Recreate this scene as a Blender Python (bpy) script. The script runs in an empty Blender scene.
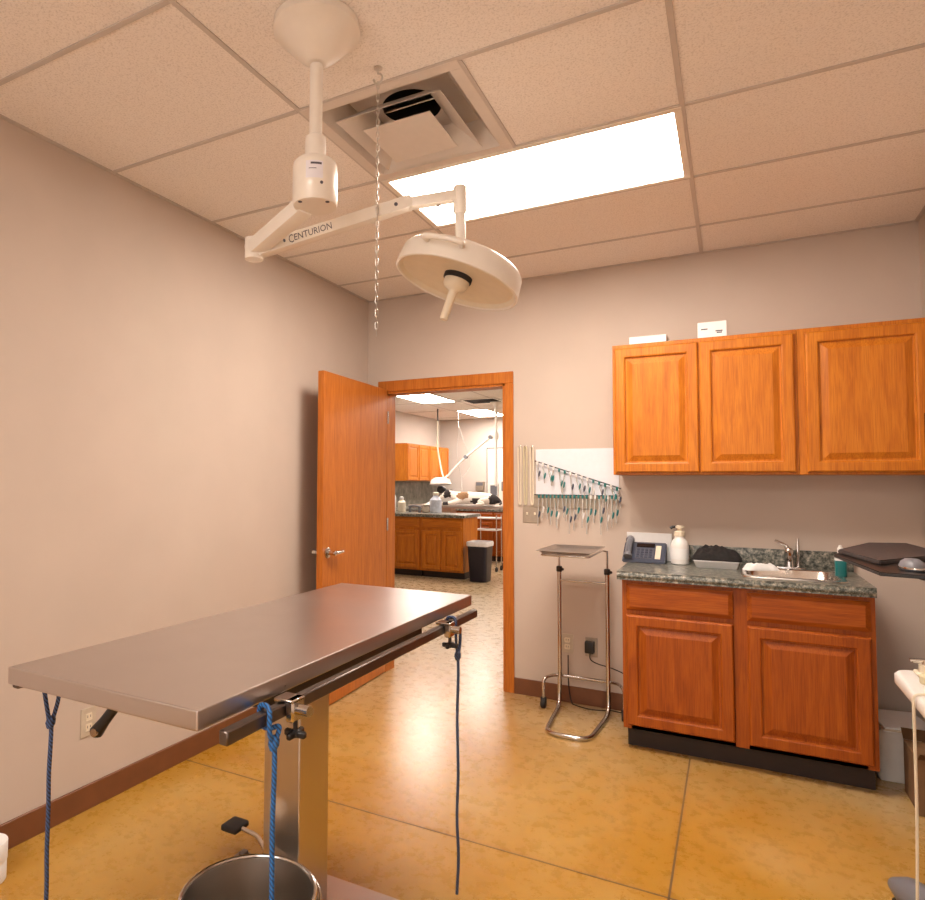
import bpy, bmesh, math, random
from mathutils import Vector, Matrix
random.seed(7)
SC = bpy.context.scene
COL = SC.collection
V = Vector
PI = math.pi
H = 2.691                      # ceiling height

# ---------------------------------------------------------------- materials
def newmat(name):
    m = bpy.data.materials.new(name); m.use_nodes = True
    nt = m.node_tree; b = nt.nodes['Principled BSDF']
    return m, nt, b
def setp(b, col, rough=.5, metal=0., spec=.5, coat=0.):
    b.inputs['Base Color'].default_value = (*col, 1)
    b.inputs['Roughness'].default_value = rough
    b.inputs['Metallic'].default_value = metal
    b.inputs['Specular IOR Level'].default_value = spec
    b.inputs['Coat Weight'].default_value = coat
def coords(nt, scale=(1, 1, 1), kind='Object'):
    tc = nt.nodes.new('ShaderNodeTexCoord'); mp = nt.nodes.new('ShaderNodeMapping')
    mp.inputs['Scale'].default_value = scale
    nt.links.new(tc.outputs[kind], mp.inputs['Vector'])
    return mp.outputs['Vector']
def noise(nt, vec, scale, detail=3, rough=.5, dist=0.):
    n = nt.nodes.new('ShaderNodeTexNoise')
    n.inputs['Scale'].default_value = scale; n.inputs['Detail'].default_value = detail
    n.inputs['Roughness'].default_value = rough; n.inputs['Distortion'].default_value = dist
    nt.links.new(vec, n.inputs['Vector']); return n.outputs['Fac']
def ramp(nt, fac, stops):
    r = nt.nodes.new('ShaderNodeValToRGB')
    e = r.color_ramp.elements
    while len(e) < len(stops): e.new(.5)
    for el, (p, c) in zip(e, stops):
        el.position = p; el.color = (*c, 1)
    nt.links.new(fac, r.inputs['Fac']); return r.outputs['Color']
def bump(nt, b, fac, strength=.2, dist=.002):
    n = nt.nodes.new('ShaderNodeBump'); n.inputs['Strength'].default_value = strength
    n.inputs['Distance'].default_value = dist
    nt.links.new(fac, n.inputs['Height']); nt.links.new(n.outputs['Normal'], b.inputs['Normal'])
def mulcol(nt, a, bcol, f):
    m = nt.nodes.new('ShaderNodeMix'); m.data_type = 'RGBA'; m.blend_type = 'MULTIPLY'
    m.inputs['Factor'].default_value = f
    nt.links.new(a, m.inputs['A']); nt.links.new(bcol, m.inputs['B']); return m.outputs['Result']

def plain(name, col, rough=.5, metal=0., spec=.5, coat=0., var=.06, nscale=30, bstr=0.):
    """a plain surface with a slight mottling of its own"""
    m, nt, b = newmat(name); setp(b, col, rough, metal, spec, coat)
    f = noise(nt, coords(nt), nscale, 4)
    lo = tuple(c*(1-var) for c in col); hi = tuple(min(1, c*(1+var)) for c in col)
    nt.links.new(ramp(nt, f, [(.3, lo), (.7, hi)]), b.inputs['Base Color'])
    if bstr: bump(nt, b, f, bstr)
    return m
def oak(name, c1, c2, c3, rough=.45, axis='z', coat=.06):
    m, nt, b = newmat(name); setp(b, c2, rough, spec=.3, coat=coat)
    sc = {'z': (9, 9, .9), 'x': (.9, 9, 9)}[axis]
    v = coords(nt, sc)
    f1 = noise(nt, v, 2.2, 5, .6, 1.4)
    v2 = coords(nt, {'z': (90, 90, 2.2), 'x': (2.2, 90, 90)}[axis])
    f2 = noise(nt, v2, 3.0, 3, .6)
    c = ramp(nt, f1, [(.25, c1), (.5, c2), (.78, c3)])
    d = ramp(nt, f2, [(.38, (.62, .5, .42)), (.55, (1, 1, 1))])
    nt.links.new(mulcol(nt, c, d, .55), b.inputs['Base Color'])
    bump(nt, b, f2, .12, .0006)
    b.inputs['Coat Roughness'].default_value = .25
    return m
M = {}
M['wall'] = plain('wall_paint', (.56, .475, .41), .75, spec=.25, var=.03, nscale=3, bstr=0)
M['wall_far'] = plain('wall_paint_far', (.62, .56, .51), .75, spec=.25, var=.03, nscale=3)
M['base'] = plain('baseboard_vinyl', (.17, .062, .024), .45, var=.1, nscale=14)
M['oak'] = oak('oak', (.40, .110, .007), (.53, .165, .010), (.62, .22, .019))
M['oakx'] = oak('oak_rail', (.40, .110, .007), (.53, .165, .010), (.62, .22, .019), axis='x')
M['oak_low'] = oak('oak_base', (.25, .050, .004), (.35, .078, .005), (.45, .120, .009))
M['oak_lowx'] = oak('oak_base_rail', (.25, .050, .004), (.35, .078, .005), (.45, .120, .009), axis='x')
M['oak_door'] = oak('oak_veneer', (.40, .115, .014), (.50, .155, .020), (.58, .20, .03), rough=.36)
M['toe'] = plain('toe_kick_shaded', (.022, .010, .006), .6)  # shadow of the cabinet recess is put into this near-black colour
M['white'] = plain('white_enamel', (.80, .75, .68), .32, coat=.2, var=.015)
M['cream'] = plain('cream_plastic', (.74, .66, .52), .4, var=.03)
M['board'] = plain('white_board', (.72, .74, .80), .6, var=.02)
M['paper'] = plain('white_paper', (.78, .785, .79), .7, var=.02)
M['whitepl'] = plain('white_plastic', (.74, .72, .70), .38, var=.02)
M['greypl'] = plain('grey_plastic', (.16, .165, .19), .45)
M['black'] = plain('black_plastic', (.012, .011, .012), .42, var=.15)
M['rubber'] = plain('black_rubber', (.014, .012, .012), .65, var=.15)
M['bracket'] = plain('black_painted_steel', (.03, .024, .022), .4, metal=.3)
M['chrome'] = plain('chrome', (.60, .575, .555), .16, metal=1, var=.03)
M['galv'] = plain('zinc_chain', (.62, .60, .57), .32, metal=1, var=.1, nscale=120)
M['label'] = plain('pale_sticker', (.76, .74, .80), .5, var=.03)
M['ink'] = plain('grey_ink', (.08, .075, .10), .6)
M['blue_rope'] = None
M['slate'] = plain('slate_blue_plastic', (.055, .065, .10), .42)
M['lcd'] = plain('grey_key_panel', (.10, .105, .13), .5, var=.25, nscale=180)
M['cloth'] = plain('black_cloth', (.011, .009, .009), .9, var=.4, nscale=60, bstr=.6)
M['pad'] = plain('black_leatherette', (.045, .036, .036), .6, var=.3, nscale=70, bstr=.3)
M['teal'] = plain('teal_plastic', (.008, .15, .155), .35)
M['cardboard'] = plain('brown_cardboard', (.18, .095, .04), .8, var=.12)
M['tube'] = None
M['plate'] = plain('brushed_wall_plate', (.40, .34, .27), .45, metal=.5)
M['ivory'] = plain('ivory_plastic', (.55, .48, .38), .45)
M['navyliner'] = plain('dark_bin_plastic', (.010, .010, .026), .4)
M['liner'] = plain('white_bin_liner', (.72, .70, .70), .5, var=.08, bstr=.4)
M['bright_lens'] = None

# stainless steel with fine swirl marks
def steel(name, col, rough, swirl=True, streak=(40, 1, 40)):
    m, nt, b = newmat(name); setp(b, col, rough, 1.)
    v = coords(nt, streak); f = noise(nt, v, 6, 4, .6)
    f2 = noise(nt, coords(nt), 5, 4, .6, .6)
    mr = nt.nodes.new('ShaderNodeMapRange'); mr.inputs['To Min'].default_value = rough*.8; mr.inputs['To Max'].default_value = rough*1.25
    nt.links.new(f2, mr.inputs['Value']); nt.links.new(mr.outputs['Result'], b.inputs['Roughness'])
    if swirl: bump(nt, b, f, .06, .0006)
    return m
M['steel_top'] = steel('stainless_table_top', (.56, .515, .50), .31, swirl=False)
M['steel'] = steel('stainless_column', (.60, .55, .50), .3, streak=(60, 60, 1))
M['steel_dark'] = steel('stainless_rail', (.17, .145, .135), .36)
M['sink'] = steel('stainless_sink', (.66, .62, .58), .24)

def granite(name):
    m, nt, b = newmat(name); setp(b, (.2, .2, .18), .3, coat=.15)
    v = coords(nt)
    a = noise(nt, v, 42, 6, .8)
    c = ramp(nt, a, [(.36, (.010, .012, .011)), (.46, (.075, .085, .072)), (.54, (.20, .20, .17)), (.66, (.50, .44, .37))])
    nt.links.new(c, b.inputs['Base Color']); return m
M['granite'] = granite('speckled_green_grey_laminate')

def floor_mat():
    m, nt, b = newmat('stained_concrete'); setp(b, (.4, .2, .05), .28, coat=.2)
    v = coords(nt)
    big = noise(nt, v, .9, 5, .6, .4); fine = noise(nt, v, 14, 8, .75); spk = noise(nt, v, 160, 3, .6)
    c = ramp(nt, big, [(.30, (.36, .155, .010)), (.46, (.42, .215, .024)), (.58, (.46, .265, .055)), (.72, (.50, .32, .105))])
    d = ramp(nt, fine, [(.34, (.90, .85, .77)), (.62, (1, 1, 1))])
    s = ramp(nt, spk, [(.32, (.84, .79, .72)), (.46, (1, 1, 1))])
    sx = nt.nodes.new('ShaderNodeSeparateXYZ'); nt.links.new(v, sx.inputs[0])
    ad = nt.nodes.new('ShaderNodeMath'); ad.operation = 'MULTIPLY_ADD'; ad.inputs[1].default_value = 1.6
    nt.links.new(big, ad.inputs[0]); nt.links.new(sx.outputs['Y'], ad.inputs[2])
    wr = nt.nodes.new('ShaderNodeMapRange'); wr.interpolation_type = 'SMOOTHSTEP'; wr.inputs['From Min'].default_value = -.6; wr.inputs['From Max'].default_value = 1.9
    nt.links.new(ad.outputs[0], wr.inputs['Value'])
    mx = nt.nodes.new('ShaderNodeMix'); mx.data_type = 'RGBA'; nt.links.new(wr.outputs['Result'], mx.inputs['Factor']); nt.links.new(c, mx.inputs['A']); mx.inputs['B'].default_value = (.47, .355, .215, 1)  # paler far-room tone, with the glare at the doorway blended into the colour
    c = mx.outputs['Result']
    c2 = mulcol(nt, mulcol(nt, c, d, .5), s, .55)
    nt.links.new(c2, b.inputs['Base Color'])
    mr = nt.nodes.new('ShaderNodeMapRange'); mr.inputs['To Min'].default_value = .2; mr.inputs['To Max'].default_value = .36
    nt.links.new(fine, mr.inputs['Value']); nt.links.new(mr.outputs['Result'], b.inputs['Roughness'])
    b.inputs['Coat Roughness'].default_value = .22
    bump(nt, b, fine, .025, .001)
    return m
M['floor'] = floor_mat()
M['floor_far'] = plain('beige_sealed_floor', (.50, .39, .26), .3, var=.12, nscale=1.6)
M['splash'] = plain('mottled_beige_splash', (.21, .195, .155), .45, var=.45, nscale=9)
M['joint'] = plain('floor_saw_cut', (.10, .05, .02), .8)

def tile_mat():
    m, nt, b = newmat('fissured_ceiling_tile'); setp(b, (.66, .58, .5), .9, spec=.1)
    v = coords(nt)
    a = noise(nt, v, 150, 4, .7); f = noise(nt, v, 80, 5, .7, .8)
    c1 = ramp(nt, a, [(.36, (.70, .65, .61)), (.50, (.87, .82, .78))])
    c2 = ramp(nt, f, [(.28, (.82, .79, .76)), (.42, (1, 1, 1))])
    nt.links.new(mulcol(nt, c1, c2, .5), b.inputs['Base Color'])
    bump(nt, b, a, .14, .0015); return m
M['tile'] = tile_mat()
M['tbar'] = plain('ceiling_grid_steel', (.54, .485, .45), .5, var=.02)
M['groove'] = plain('tile_reveal', (.26, .21, .175), .9)

def emis(name, col, s):
    m, nt, b = newmat(name); setp(b, (.8, .8, .8), .5)
    b.inputs['Emission Color'].default_value = (*col, 1); b.inputs['Emission Strength'].default_value = s
    return m
LIGHT_COL = (1., .865, .745)
M['lens'] = emis('lit_prismatic_lens', LIGHT_COL, 17.)
M['lens_far'] = emis('lit_prismatic_lens_far', (1., .88, .79), 17.)

def rope_mat():
    m, nt, b = newmat('braided_blue_cord'); setp(b, (.02, .12, .38), .6)
    w = nt.nodes.new('ShaderNodeTexWave'); w.inputs['Scale'].default_value = 60; w.inputs['Distortion'].default_value = 3
    w.bands_direction = 'DIAGONAL'
    nt.links.new(coords(nt), w.inputs['Vector'])
    nt.links.new(ramp(nt, w.outputs['Fac'], [(.2, (.010, .035, .12)), (.7, (.02, .17, .50))]), b.inputs['Base Color'])
    return m
M['blue_rope'] = rope_mat()
def rope_dark():
    m, nt, b = newmat('braided_slate_cord'); setp(b, (.03, .05, .10), .6)
    w = nt.nodes.new('ShaderNodeTexWave'); w.inputs['Scale'].default_value = 60; w.inputs['Distortion'].default_value = 3
    w.bands_direction = 'DIAGONAL'
    nt.links.new(coords(nt), w.inputs['Vector'])
    nt.links.new(ramp(nt, w.outputs['Fac'], [(.2, (.012, .014, .03)), (.7, (.05, .10, .24))]), b.inputs['Base Color'])
    return m
M['slate_rope'] = rope_dark()
def tube_mat():
    m, nt, b = newmat('clear_vinyl_tube'); setp(b, (.72, .70, .66), .25)
    b.inputs['Transmission Weight'].default_value = .35; b.inputs['Alpha'].default_value = .8
    return m
M['tube'] = tube_mat()
M['creamtube'] = plain('cream_rubber_tube', (.60, .54, .36), .5)
M['fur_white'] = plain('white_fur', (.78, .71, .62), .9, var=.08, nscale=60, bstr=.5)
M['fur_black'] = plain('black_fur', (.035, .028, .028), .9, var=.3, nscale=60, bstr=.5)
M['fur_brown'] = plain('tan_fur', (.24, .13, .06), .9, var=.2, nscale=60, bstr=.5)
M['screen'] = plain('dark_screen', (.012, .006, .006), .2)
M['bluebag'] = plain('blue_white_plastic', (.62, .68, .80), .4, var=.15, nscale=20)

# ---------------------------------------------------------------- mesh helpers
def box(bm, a, b, bev=0., seg=1):
    a = V(a); b = V(b); t = bmesh.new()
    r = bmesh.ops.create_cube(t, size=1)
    for v in t.verts:
        v.co = V(((a[i]+b[i])/2 + v.co[i]*(b[i]-a[i]) for i in range(3)))
    if bev: bmesh.ops.bevel(t, geom=t.edges[:], offset=bev, segments=seg, affect='EDGES', profile=.6)
    merge(bm, t)
def merge(bm, t, mat=None):
    if mat is not None: bmesh.ops.transform(t, matrix=mat, verts=t.verts)
    me = bpy.data.meshes.new('tmp'); t.to_mesh(me); t.free(); bm.from_mesh(me); bpy.data.meshes.remove(me)
def frame_of(d):
    d = V(d).normalized(); up = V((0, 0, 1)) if abs(d.z) < .95 else V((1, 0, 0))
    x = d.cross(up).normalized(); y = d.cross(x).normalized(); return x, y, d
def tube(bm, pts, r, seg=10, closed=False, caps=True):
    pts = [V(p) for p in pts]; n = len(pts); rings = []
    rr = r if isinstance(r, (list, tuple)) else [r]*n
    px = None
    for i, p in enumerate(pts):
        if closed: d = (pts[(i+1) % n]-pts[i-1])
        else: d = pts[min(i+1, n-1)]-pts[max(i-1, 0)]
        d.normalize()
        if px is None: x, y, _ = frame_of(d)
        else:
            x = (px - d*px.dot(d)).normalized(); y = d.cross(x)
        px = x
        rings.append([bm.verts.new(p+(x*math.cos(2*PI*k/seg)+y*math.sin(2*PI*k/seg))*rr[i]) for k in range(seg)])
    m = n if closed else n-1
    for i in range(m):
        A = rings[i]; B = rings[(i+1) % n]
        for k in range(seg):
            bm.faces.new((A[k], A[(k+1) % seg], B[(k+1) % seg], B[k]))
    if caps and not closed:
        bm.faces.new(rings[0][::-1]); bm.faces.new(rings[-1])
def cyl(bm, p0, p1, r0, r1=None, seg=20): 
    tube(bm, [p0, p1], [r0, r0 if r1 is None else r1], seg)
def lathe(bm, prof, c=(0, 0, 0), d=(0, 0, 1), seg=32, cap0=True, cap1=True):
    """prof: (radius, height along d)"""
    x, y, d = frame_of(d); c = V(c); rings = []
    for r, h in prof:
        r = max(r, 1e-4)
        rings.append([bm.verts.new(c+d*h+(x*math.cos(2*PI*k/seg)+y*math.sin(2*PI*k/seg))*r) for k in range(seg)])
    for A, B in zip(rings, rings[1:]):
        for k in range(seg): bm.faces.new((A[k], A[(k+1) % seg], B[(k+1) % seg], B[k]))
    if cap0: bm.faces.new(rings[0][::-1])
    if cap1: bm.faces.new(rings[-1])
def bez(pts, n=8):
    """smooth polyline through points (Catmull-Rom)"""
    P = [V(p) for p in pts]; P = [P[0]*2-P[1]]+P+[P[-1]*2-P[-2]]; out = []
    for i in range(1, len(P)-2):
        a, b, c, d = P[i-1:i+3]
        for k in range(n):
            t = k/n
            out.append(.5*((2*b)+(c-a)*t+(2*a-5*b+4*c-d)*t*t+(3*b-a-3*c+d)*t**3))
    out.append(P[-2]); return out
def fillet(pts, r, n=6):
    """polyline with rounded corners"""
    P = [V(p) for p in pts]; out = [P[0]]
    for a, b, c in zip(P, P[1:], P[2:]):
        u = (a-b); w = (c-b); k = min(r, u.length*.49, w.length*.49)
        p = b+u.normalized()*k; q = b+w.normalized()*k
        for i in range(n+1):
            t = i/n; out.append(p*(1-t)**2+b*2*t*(1-t)+q*t*t)
    out.append(P[-1]); return out
def prism(bm, poly, z0, z1):
    lo = [bm.verts.new((x, y, z0)) for x, y in poly]; hi = [bm.verts.new((x, y, z1)) for x, y in poly]
    n = len(poly)
    bm.faces.new(lo[::-1]); bm.faces.new(hi)
    for i in range(n): bm.faces.new((lo[i], lo[(i+1) % n], hi[(i+1) % n], hi[i]))
def panel(bm, w, h, prof, org, ux, uy, un):
    """rectangular front built from (inset, depth) rings; org = lower left back corner"""
    org, ux, uy, un = V(org), V(ux), V(uy), V(un); rings = []
    for ins, dp in prof:
        rings.append([bm.verts.new(org+ux*x+uy*y+un*dp) for x, y in ((ins, ins), (w-ins, ins), (w-ins, h-ins), (ins, h-ins))])
    bm.faces.new(rings[0][::-1])
    for A, B in zip(rings, rings[1:]):
        for k in range(4): bm.faces.new((A[k], A[(k+1) % 4], B[(k+1) % 4], B[k]))
    bm.faces.new(rings[-1])
RAISED = [(0, 0), (0, .012), (.003, .017), (.008, .020), (.048, .020), (.054, .0175), (.057, .007), (.064, .006), (.068, .0075), (.090, .0165), (.094, .018)]
DRAWER = [(0, 0), (0, .008), (.004, .010), (.016, .018), (.020, .0195)]

def obj(name, bm, mat, parent=None, smooth=True, ang=38, label=None):
    bmesh.ops.recalc_face_normals(bm, faces=bm.faces)
    me = bpy.data.meshes.new(name)
    off = V((0, 0, 0)); q = parent
    while q is not None: off += q.location; q = q.parent
    if parent is not None: bmesh.ops.translate(bm, vec=-off, verts=bm.verts)
    bm.to_mesh(me); bm.free()
    o = bpy.data.objects.new(name, me); COL.objects.link(o)
    mats = mat if isinstance(mat, (list, tuple)) else [mat]
    for m in mats: me.materials.append(m)
    if smooth:
        me.shade_smooth(); me.set_sharp_from_angle(angle=math.radians(ang))
    if parent is not None: o.parent = parent
    if label: o['label'] = label
    return o
def center(o):
    """move a single-mesh thing's origin to its base centre"""
    me = o.data; xs = [v.co.copy() for v in me.vertices]
    lo = V((min(v[i] for v in xs) for i in range(3))); hi = V((max(v[i] for v in xs) for i in range(3)))
    c = V(((lo.x+hi.x)/2, (lo.y+hi.y)/2, lo.z)); me.transform(Matrix.Translation(-c)); o.location = c
    return o
def thing(name, label, cat, loc=(0, 0, 0), group=None):
    o = bpy.data.objects.new(name, None); COL.objects.link(o); o.location = loc; o.empty_display_size = .05
    o['label'] = label; o['category'] = cat
    if group: o['group'] = group
    return o
def tag(o, label, cat, group=None):
    o['label'] = label; o['category'] = cat
    if group: o['group'] = group
    return center(o)
def struct(name, bm, mat, parent=None, smooth=False, label=None):
    o = obj(name, bm, mat, parent, smooth); o['kind'] = 'structure'
    if label: o['label'] = label
    return o
def copy_tree(o, parent=None):
    c = o.copy(); COL.objects.link(c); c.parent = parent
    for ch in list(o.children): copy_tree(ch, c)
    return c
def B(): return bmesh.new()
def mk(fn, *a, **k):
    bm = B(); fn(bm, *a, **k); return bm

# ---------------------------------------------------------------- room shell
XR, YF = 3.2095, -6.3           # right wall, wall behind the camera
FX0, FX1, FY1 = -3.13, 3.3, 8.63   # room beyond the doorway
WT = .12
DX0, DX1, DZ = .150, 1.046, 2.008
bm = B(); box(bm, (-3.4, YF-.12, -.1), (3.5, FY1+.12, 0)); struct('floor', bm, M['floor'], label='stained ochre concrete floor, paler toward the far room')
bm = B(); box(bm, (-.1, YF, 0), (0, 0, H+.25)); struct('wall_left', bm, M['wall'], label='long beige wall on the left')
bm = B(); box(bm, (XR, YF, 0), (XR+.1, 0, H+.25)); struct('wall_right', bm, M['wall'])
bm = B(); box(bm, (-.1, YF-.1, 0), (.25, YF, H+.25)); box(bm, (2.95, YF-.1, 0), (XR+.1, YF, H+.25)); box(bm, (.25, YF-.1, 0), (2.95, YF, .35)); box(bm, (.25, YF-.1, 2.35), (2.95, YF, H+.25)); struct('wall_front', bm, M['wall'])  # unseen wall, left open in the middle for the added fill light
bm = B()
for a, b in (((.25, .35), (.31, 2.35)), ((2.89, .35), (2.95, 2.35)), ((1.57, .41), (1.63, 2.29)), ((.31, .35), (2.89, .41)), ((.31, 2.29), (2.89, 2.35))): box(bm, (a[0], YF-.08, a[1]), (b[0], YF-.01, b[1]))
struct('added_fill_opening', bm, M['white'], label='wide opening added behind the viewer to let in fill light')  # frame of an invented opening, added so world light fills the room
bm = B()
box(bm, (-.1, 0, 0), (DX0, WT, H+.25)); box(bm, (DX1, 0, 0), (XR+.1, WT, H+.25)); box(bm, (DX0, 0, DZ), (DX1, WT, H+.25))
struct('wall_back', bm, M['wall'], label='beige wall with the doorway and cabinets')
bm = B(); box(bm, (FX0-.1, WT, 0), (FX0, FY1, H+.25)); struct('wall_far_left', bm, M['wall_far'])
bm = B(); box(bm, (FX0-.1, FY1, 0), (FX1+.1, FY1+.1, H+.25)); struct('wall_far_back', bm, M['wall_far'])
bm = B(); box(bm, (FX1, WT, 0), (FX1+.1, FY1, H+.25)); struct('wall_far_right', bm, M['wall_far'])
bm = B(); box(bm, (FX0, .02, 0), (-.1, WT, H+.25)); struct('wall_far_front', bm, M['wall_far'])
bb = .1
bm = B(); box(bm, (0, YF, 0), (.012, 0, bb), .002); struct('baseboard_left', bm, M['base'])
bm = B(); box(bm, (1.104, -.012, 0), (XR, 0, bb), .002); struct('baseboard_back', bm, M['base'])
bm = B(); box(bm, (XR-.012, YF, 0), (XR, -.013, bb), .002); struct('baseboard_right', bm, M['base'])
# saw-cut joints in the slab
bm = B()
for (a, b) in (((2.148, YF), (2.155, -.55)), ((0.013, -1.775), (XR-.02, -1.768))): box(bm, (*a, -.01), (*b, .0007))
struct('trim_2', bm, M['joint'], label='saw cut joints in the concrete floor')

# ceilings : tiles + grid, with openings
def ceiling(xs, ys, holes, bars_w=.018, z=H, slab=(0, 0, 1, 1)):
    bm = B(); g = B(); gr = B()
    h = bars_w/2
    for i in range(len(xs)-1):
        for j in range(len(ys)-1):
            x0, x1, y0, y1 = xs[i], xs[i+1], ys[j], ys[j+1]
            if any(x0-.01 <= hx <= x1+.01 and y0-.01 <= hy <= y1+.01 for hx, hy in holes): continue
            box(bm, (x0, y0, z+.001), (x1, y1, z+.02))
    for x in xs[1:-1]: box(g, (x-h, ys[0], z-.004), (x+h, ys[-1], z+.0009), .001)
    for i in range(len(xs)-1):
        for y in ys[1:-1]:
            box(g, (xs[i]+h, y-h, z-.004), (xs[i+1]-h, y+h, z+.0009), .001)
    box(g, (xs[0], ys[0], z-.003), (xs[0]+.02, ys[-1], z+.0009)); box(g, (xs[-1]-.02, ys[0], z-.003), (xs[-1], ys[-1], z+.0009))
    box(g, (xs[0]+.02, ys[-1]-.02, z-.003), (xs[-1]-.02, ys[-1], z+.0009))
    return bm, g
bm = B(); box(bm, (FX0-.1, YF-.1, H+.25), (3.5, FY1+.1, H+.3)); struct('light_stop_slab', bm, M['galv'])  # unseen slab added to keep world light out of the space above the tiles
L0 = -.4486; dy = .6096
AX, BX, HX = 1.0033, 2.2225, 1.6129
ysm = [0.0]+[L0-dy*k for k in range(0, 10)]; ysm = [y for y in ysm if y > YF]+[YF]; ysm = ysm[::-1]
xsm = [0, AX, BX, XR]
VENT = (1.308, -1.973); LITE = (1.613, -1.363); LITE2 = (1.613, L0-dy*7.5)
bm, g = ceiling(xsm, ysm, [VENT, LITE, LITE2])
box(bm, (HX, L0-dy*3, H+.001), (BX, L0-dy*2, H+.02))     # half tile beside the vent
box(g, (HX-.012, L0-dy*3+.012, H-.004), (HX+.012, L0-dy*2-.012, H+.0009), .001)
struct('ceiling', bm, M['tile'], label='fissured drop ceiling tiles'); struct('trim_3', g, M['tbar'], label='ceiling grid bars')
FL1 = (-1.875, 5.11); FL2 = (-1.80, 7.55); FV = (-1.16, 5.80)
xsf = [FX0, -2.18, -1.57, -.96, -.35, .26, .87, 1.48, 2.09, 2.7, FX1]
ysf = [WT, 1.60, 3.28, 4.50, 5.72, 6.94, 8.16, FY1]
bm, g = ceiling(xsf, ysf, [])
struct('ceiling', bm, M['tile']); struct('trim_4', g, M['tbar'])

# door casing (jamb + trim on both faces)
bm = B(); cw = .058; ct = .014
for y0, y1 in ((-ct, 0), (WT, WT+ct)):
    box(bm, (DX0-cw, y0, 0), (DX0, y1, DZ), .003); box(bm, (DX1, y0, 0), (DX1+cw, y1, DZ), .003); box(bm, (DX0-cw, y0, DZ), (DX1+cw, y1, DZ+cw+.02), .003)
jt = .016
box(bm, (DX0, -.004, 0), (DX0+jt, WT+.004, DZ)); box(bm, (DX1-jt, -.004, 0), (DX1, WT+.004, DZ)); box(bm, (DX0, -.004, DZ-jt), (DX1, WT+.004, DZ))
struct('trim_1', bm, M['oak_door'], label='orange oak door casing')

# open door leaf swung against the left wall
dl = .815
d0 = V((.170, -.016, 0)); d1 = V((.212, -.905, 0)); dd = (d1-d0).normalized(); dn = V((-dd.y, dd.x, 0))   # dn points to +x (room side)
door = bpy.data.objects.new('door_1', None); 
def dpt(u, n, z): return d0+dd*u+dn*n+V((0, 0, z))
L = (d1-d0).length
Mdoor = Matrix((( dd.x, dn.x, 0, d0.x), (dd.y, dn.y, 0, d0.y), (0, 0, 1, 0), (0, 0, 0, 1)))
t = B(); box(t, (0, -.042, .008), (L, 0, 2.022), .002); bm = B(); merge(bm, t, Mdoor)
door = obj('door_1', bm, M['oak_door'], smooth=False); door['kind'] = 'structure'; door['label'] = 'open flat oak door swung back to the left wall'
for side in (1, -1):
    base = dpt(L-.055, 0 if side > 0 else -.042, .925); n = dn*side
    bm = B(); lathe(bm, [(.033, 0), (.033, .006), (.027, .010), (.013, .012), (.012, .045), (.014, .05), (.0145, .058), (.010, .062)], base, n, 24)
    e = base+n*.052
    tube(bm, bez([e, e-dd*.03+n*.003, e-dd*.075, e-dd*.115+n*(-.006)], 6), [.0115]*6+[.0105]*6+[.009]*7, 12)
    h = obj('door_handle', bm, M['chrome'], door, label='chrome lever handle'); 
for z in (.25, 1.05, 1.82):
    bm = B(); cyl(bm, dpt(-.008, .004, z-.045), dpt(-.008, .004, z+.045), .007, seg=10); obj('hinge', bm, M['chrome'], door)

# ---------------------------------------------------------------- lights and vents in ceilings
def troffer(cx, cy, wx, wy, lens, label, depth=.0):
    t = thing('ceiling_light', label, 'ceiling light', (cx, cy, H-.012), 'recessed ceiling lights')
    bm = B(); fw = .028
    x0, x1, y0, y1 = cx-wx/2, cx+wx/2, cy-wy/2, cy+wy/2
    z0, z1 = H-.006, H+.03
    box(bm, (x0, y0, z0), (x1, y0+fw, z1), .002); box(bm, (x0, y1-fw, z0), (x1, y1, z1), .002)
    box(bm, (x0, y0+fw, z0), (x0+fw, y1-fw, z1), .002); box(bm, (x1-fw, y0+fw, z0), (x1, y1-fw, z1), .002)
    obj('frame', bm, M['white'], t, smooth=False)
    bm = B(); box(bm, (x0+fw, y0+fw, H+.002), (x1-fw, y1-fw, H+.012))
    obj('diffuser', bm, lens, t, smooth=False)
    bm = B(); box(bm, (x0, y0, z1), (x1, y1, z1+.09), .004); obj('housing', bm, M['galv'], t, smooth=False)  # unseen lid added to stop the lens lighting the space above
    return t
troffer(*LITE, 1.215, .605, M['lens'], 'large lit ceiling panel above the open oak door and surgical lamp')
troffer(*LITE2, 1.215, .605, M['lens'], 'lit ceiling panel behind the viewer in the exam room')
def flush_troffer(cx, cy, label):
    t = thing('ceiling_light', label, 'ceiling light', (cx, cy, H-.02), 'recessed ceiling lights')
    bm = B(); x0, x1, y0, y1 = cx-.3, cx+.3, cy-.6, cy+.6; fw = .02
    for a, b in (((x0, y0), (x1, y0+fw)), ((x0, y1-fw), (x1, y1)), ((x0, y0+fw), (x0+fw, y1-fw)), ((x1-fw, y0+fw), (x1, y1-fw))):
        box(bm, (*a, H-.014), (*b, H), .001)
    obj('frame', bm, M['white'], t, smooth=False)
    bm = B(); box(bm, (x0+fw, y0+fw, H-.010), (x1-fw, y1-fw, H-.001)); obj('diffuser', bm, M['lens_far'], t, smooth=False)
flush_troffer(*FL1, 'nearer of the two lit panels seen through the doorway, at upper left')
flush_troffer(*FL2, 'farther lit panel seen through the doorway, beside the dark vent')
flush_troffer(1.2, 2.6, 'lit ceiling panel of the far room hidden to the right of the doorway')
flush_troffer(1.2, 6.2, 'lit ceiling panel deep in the far room to the right of the doorway')
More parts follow.
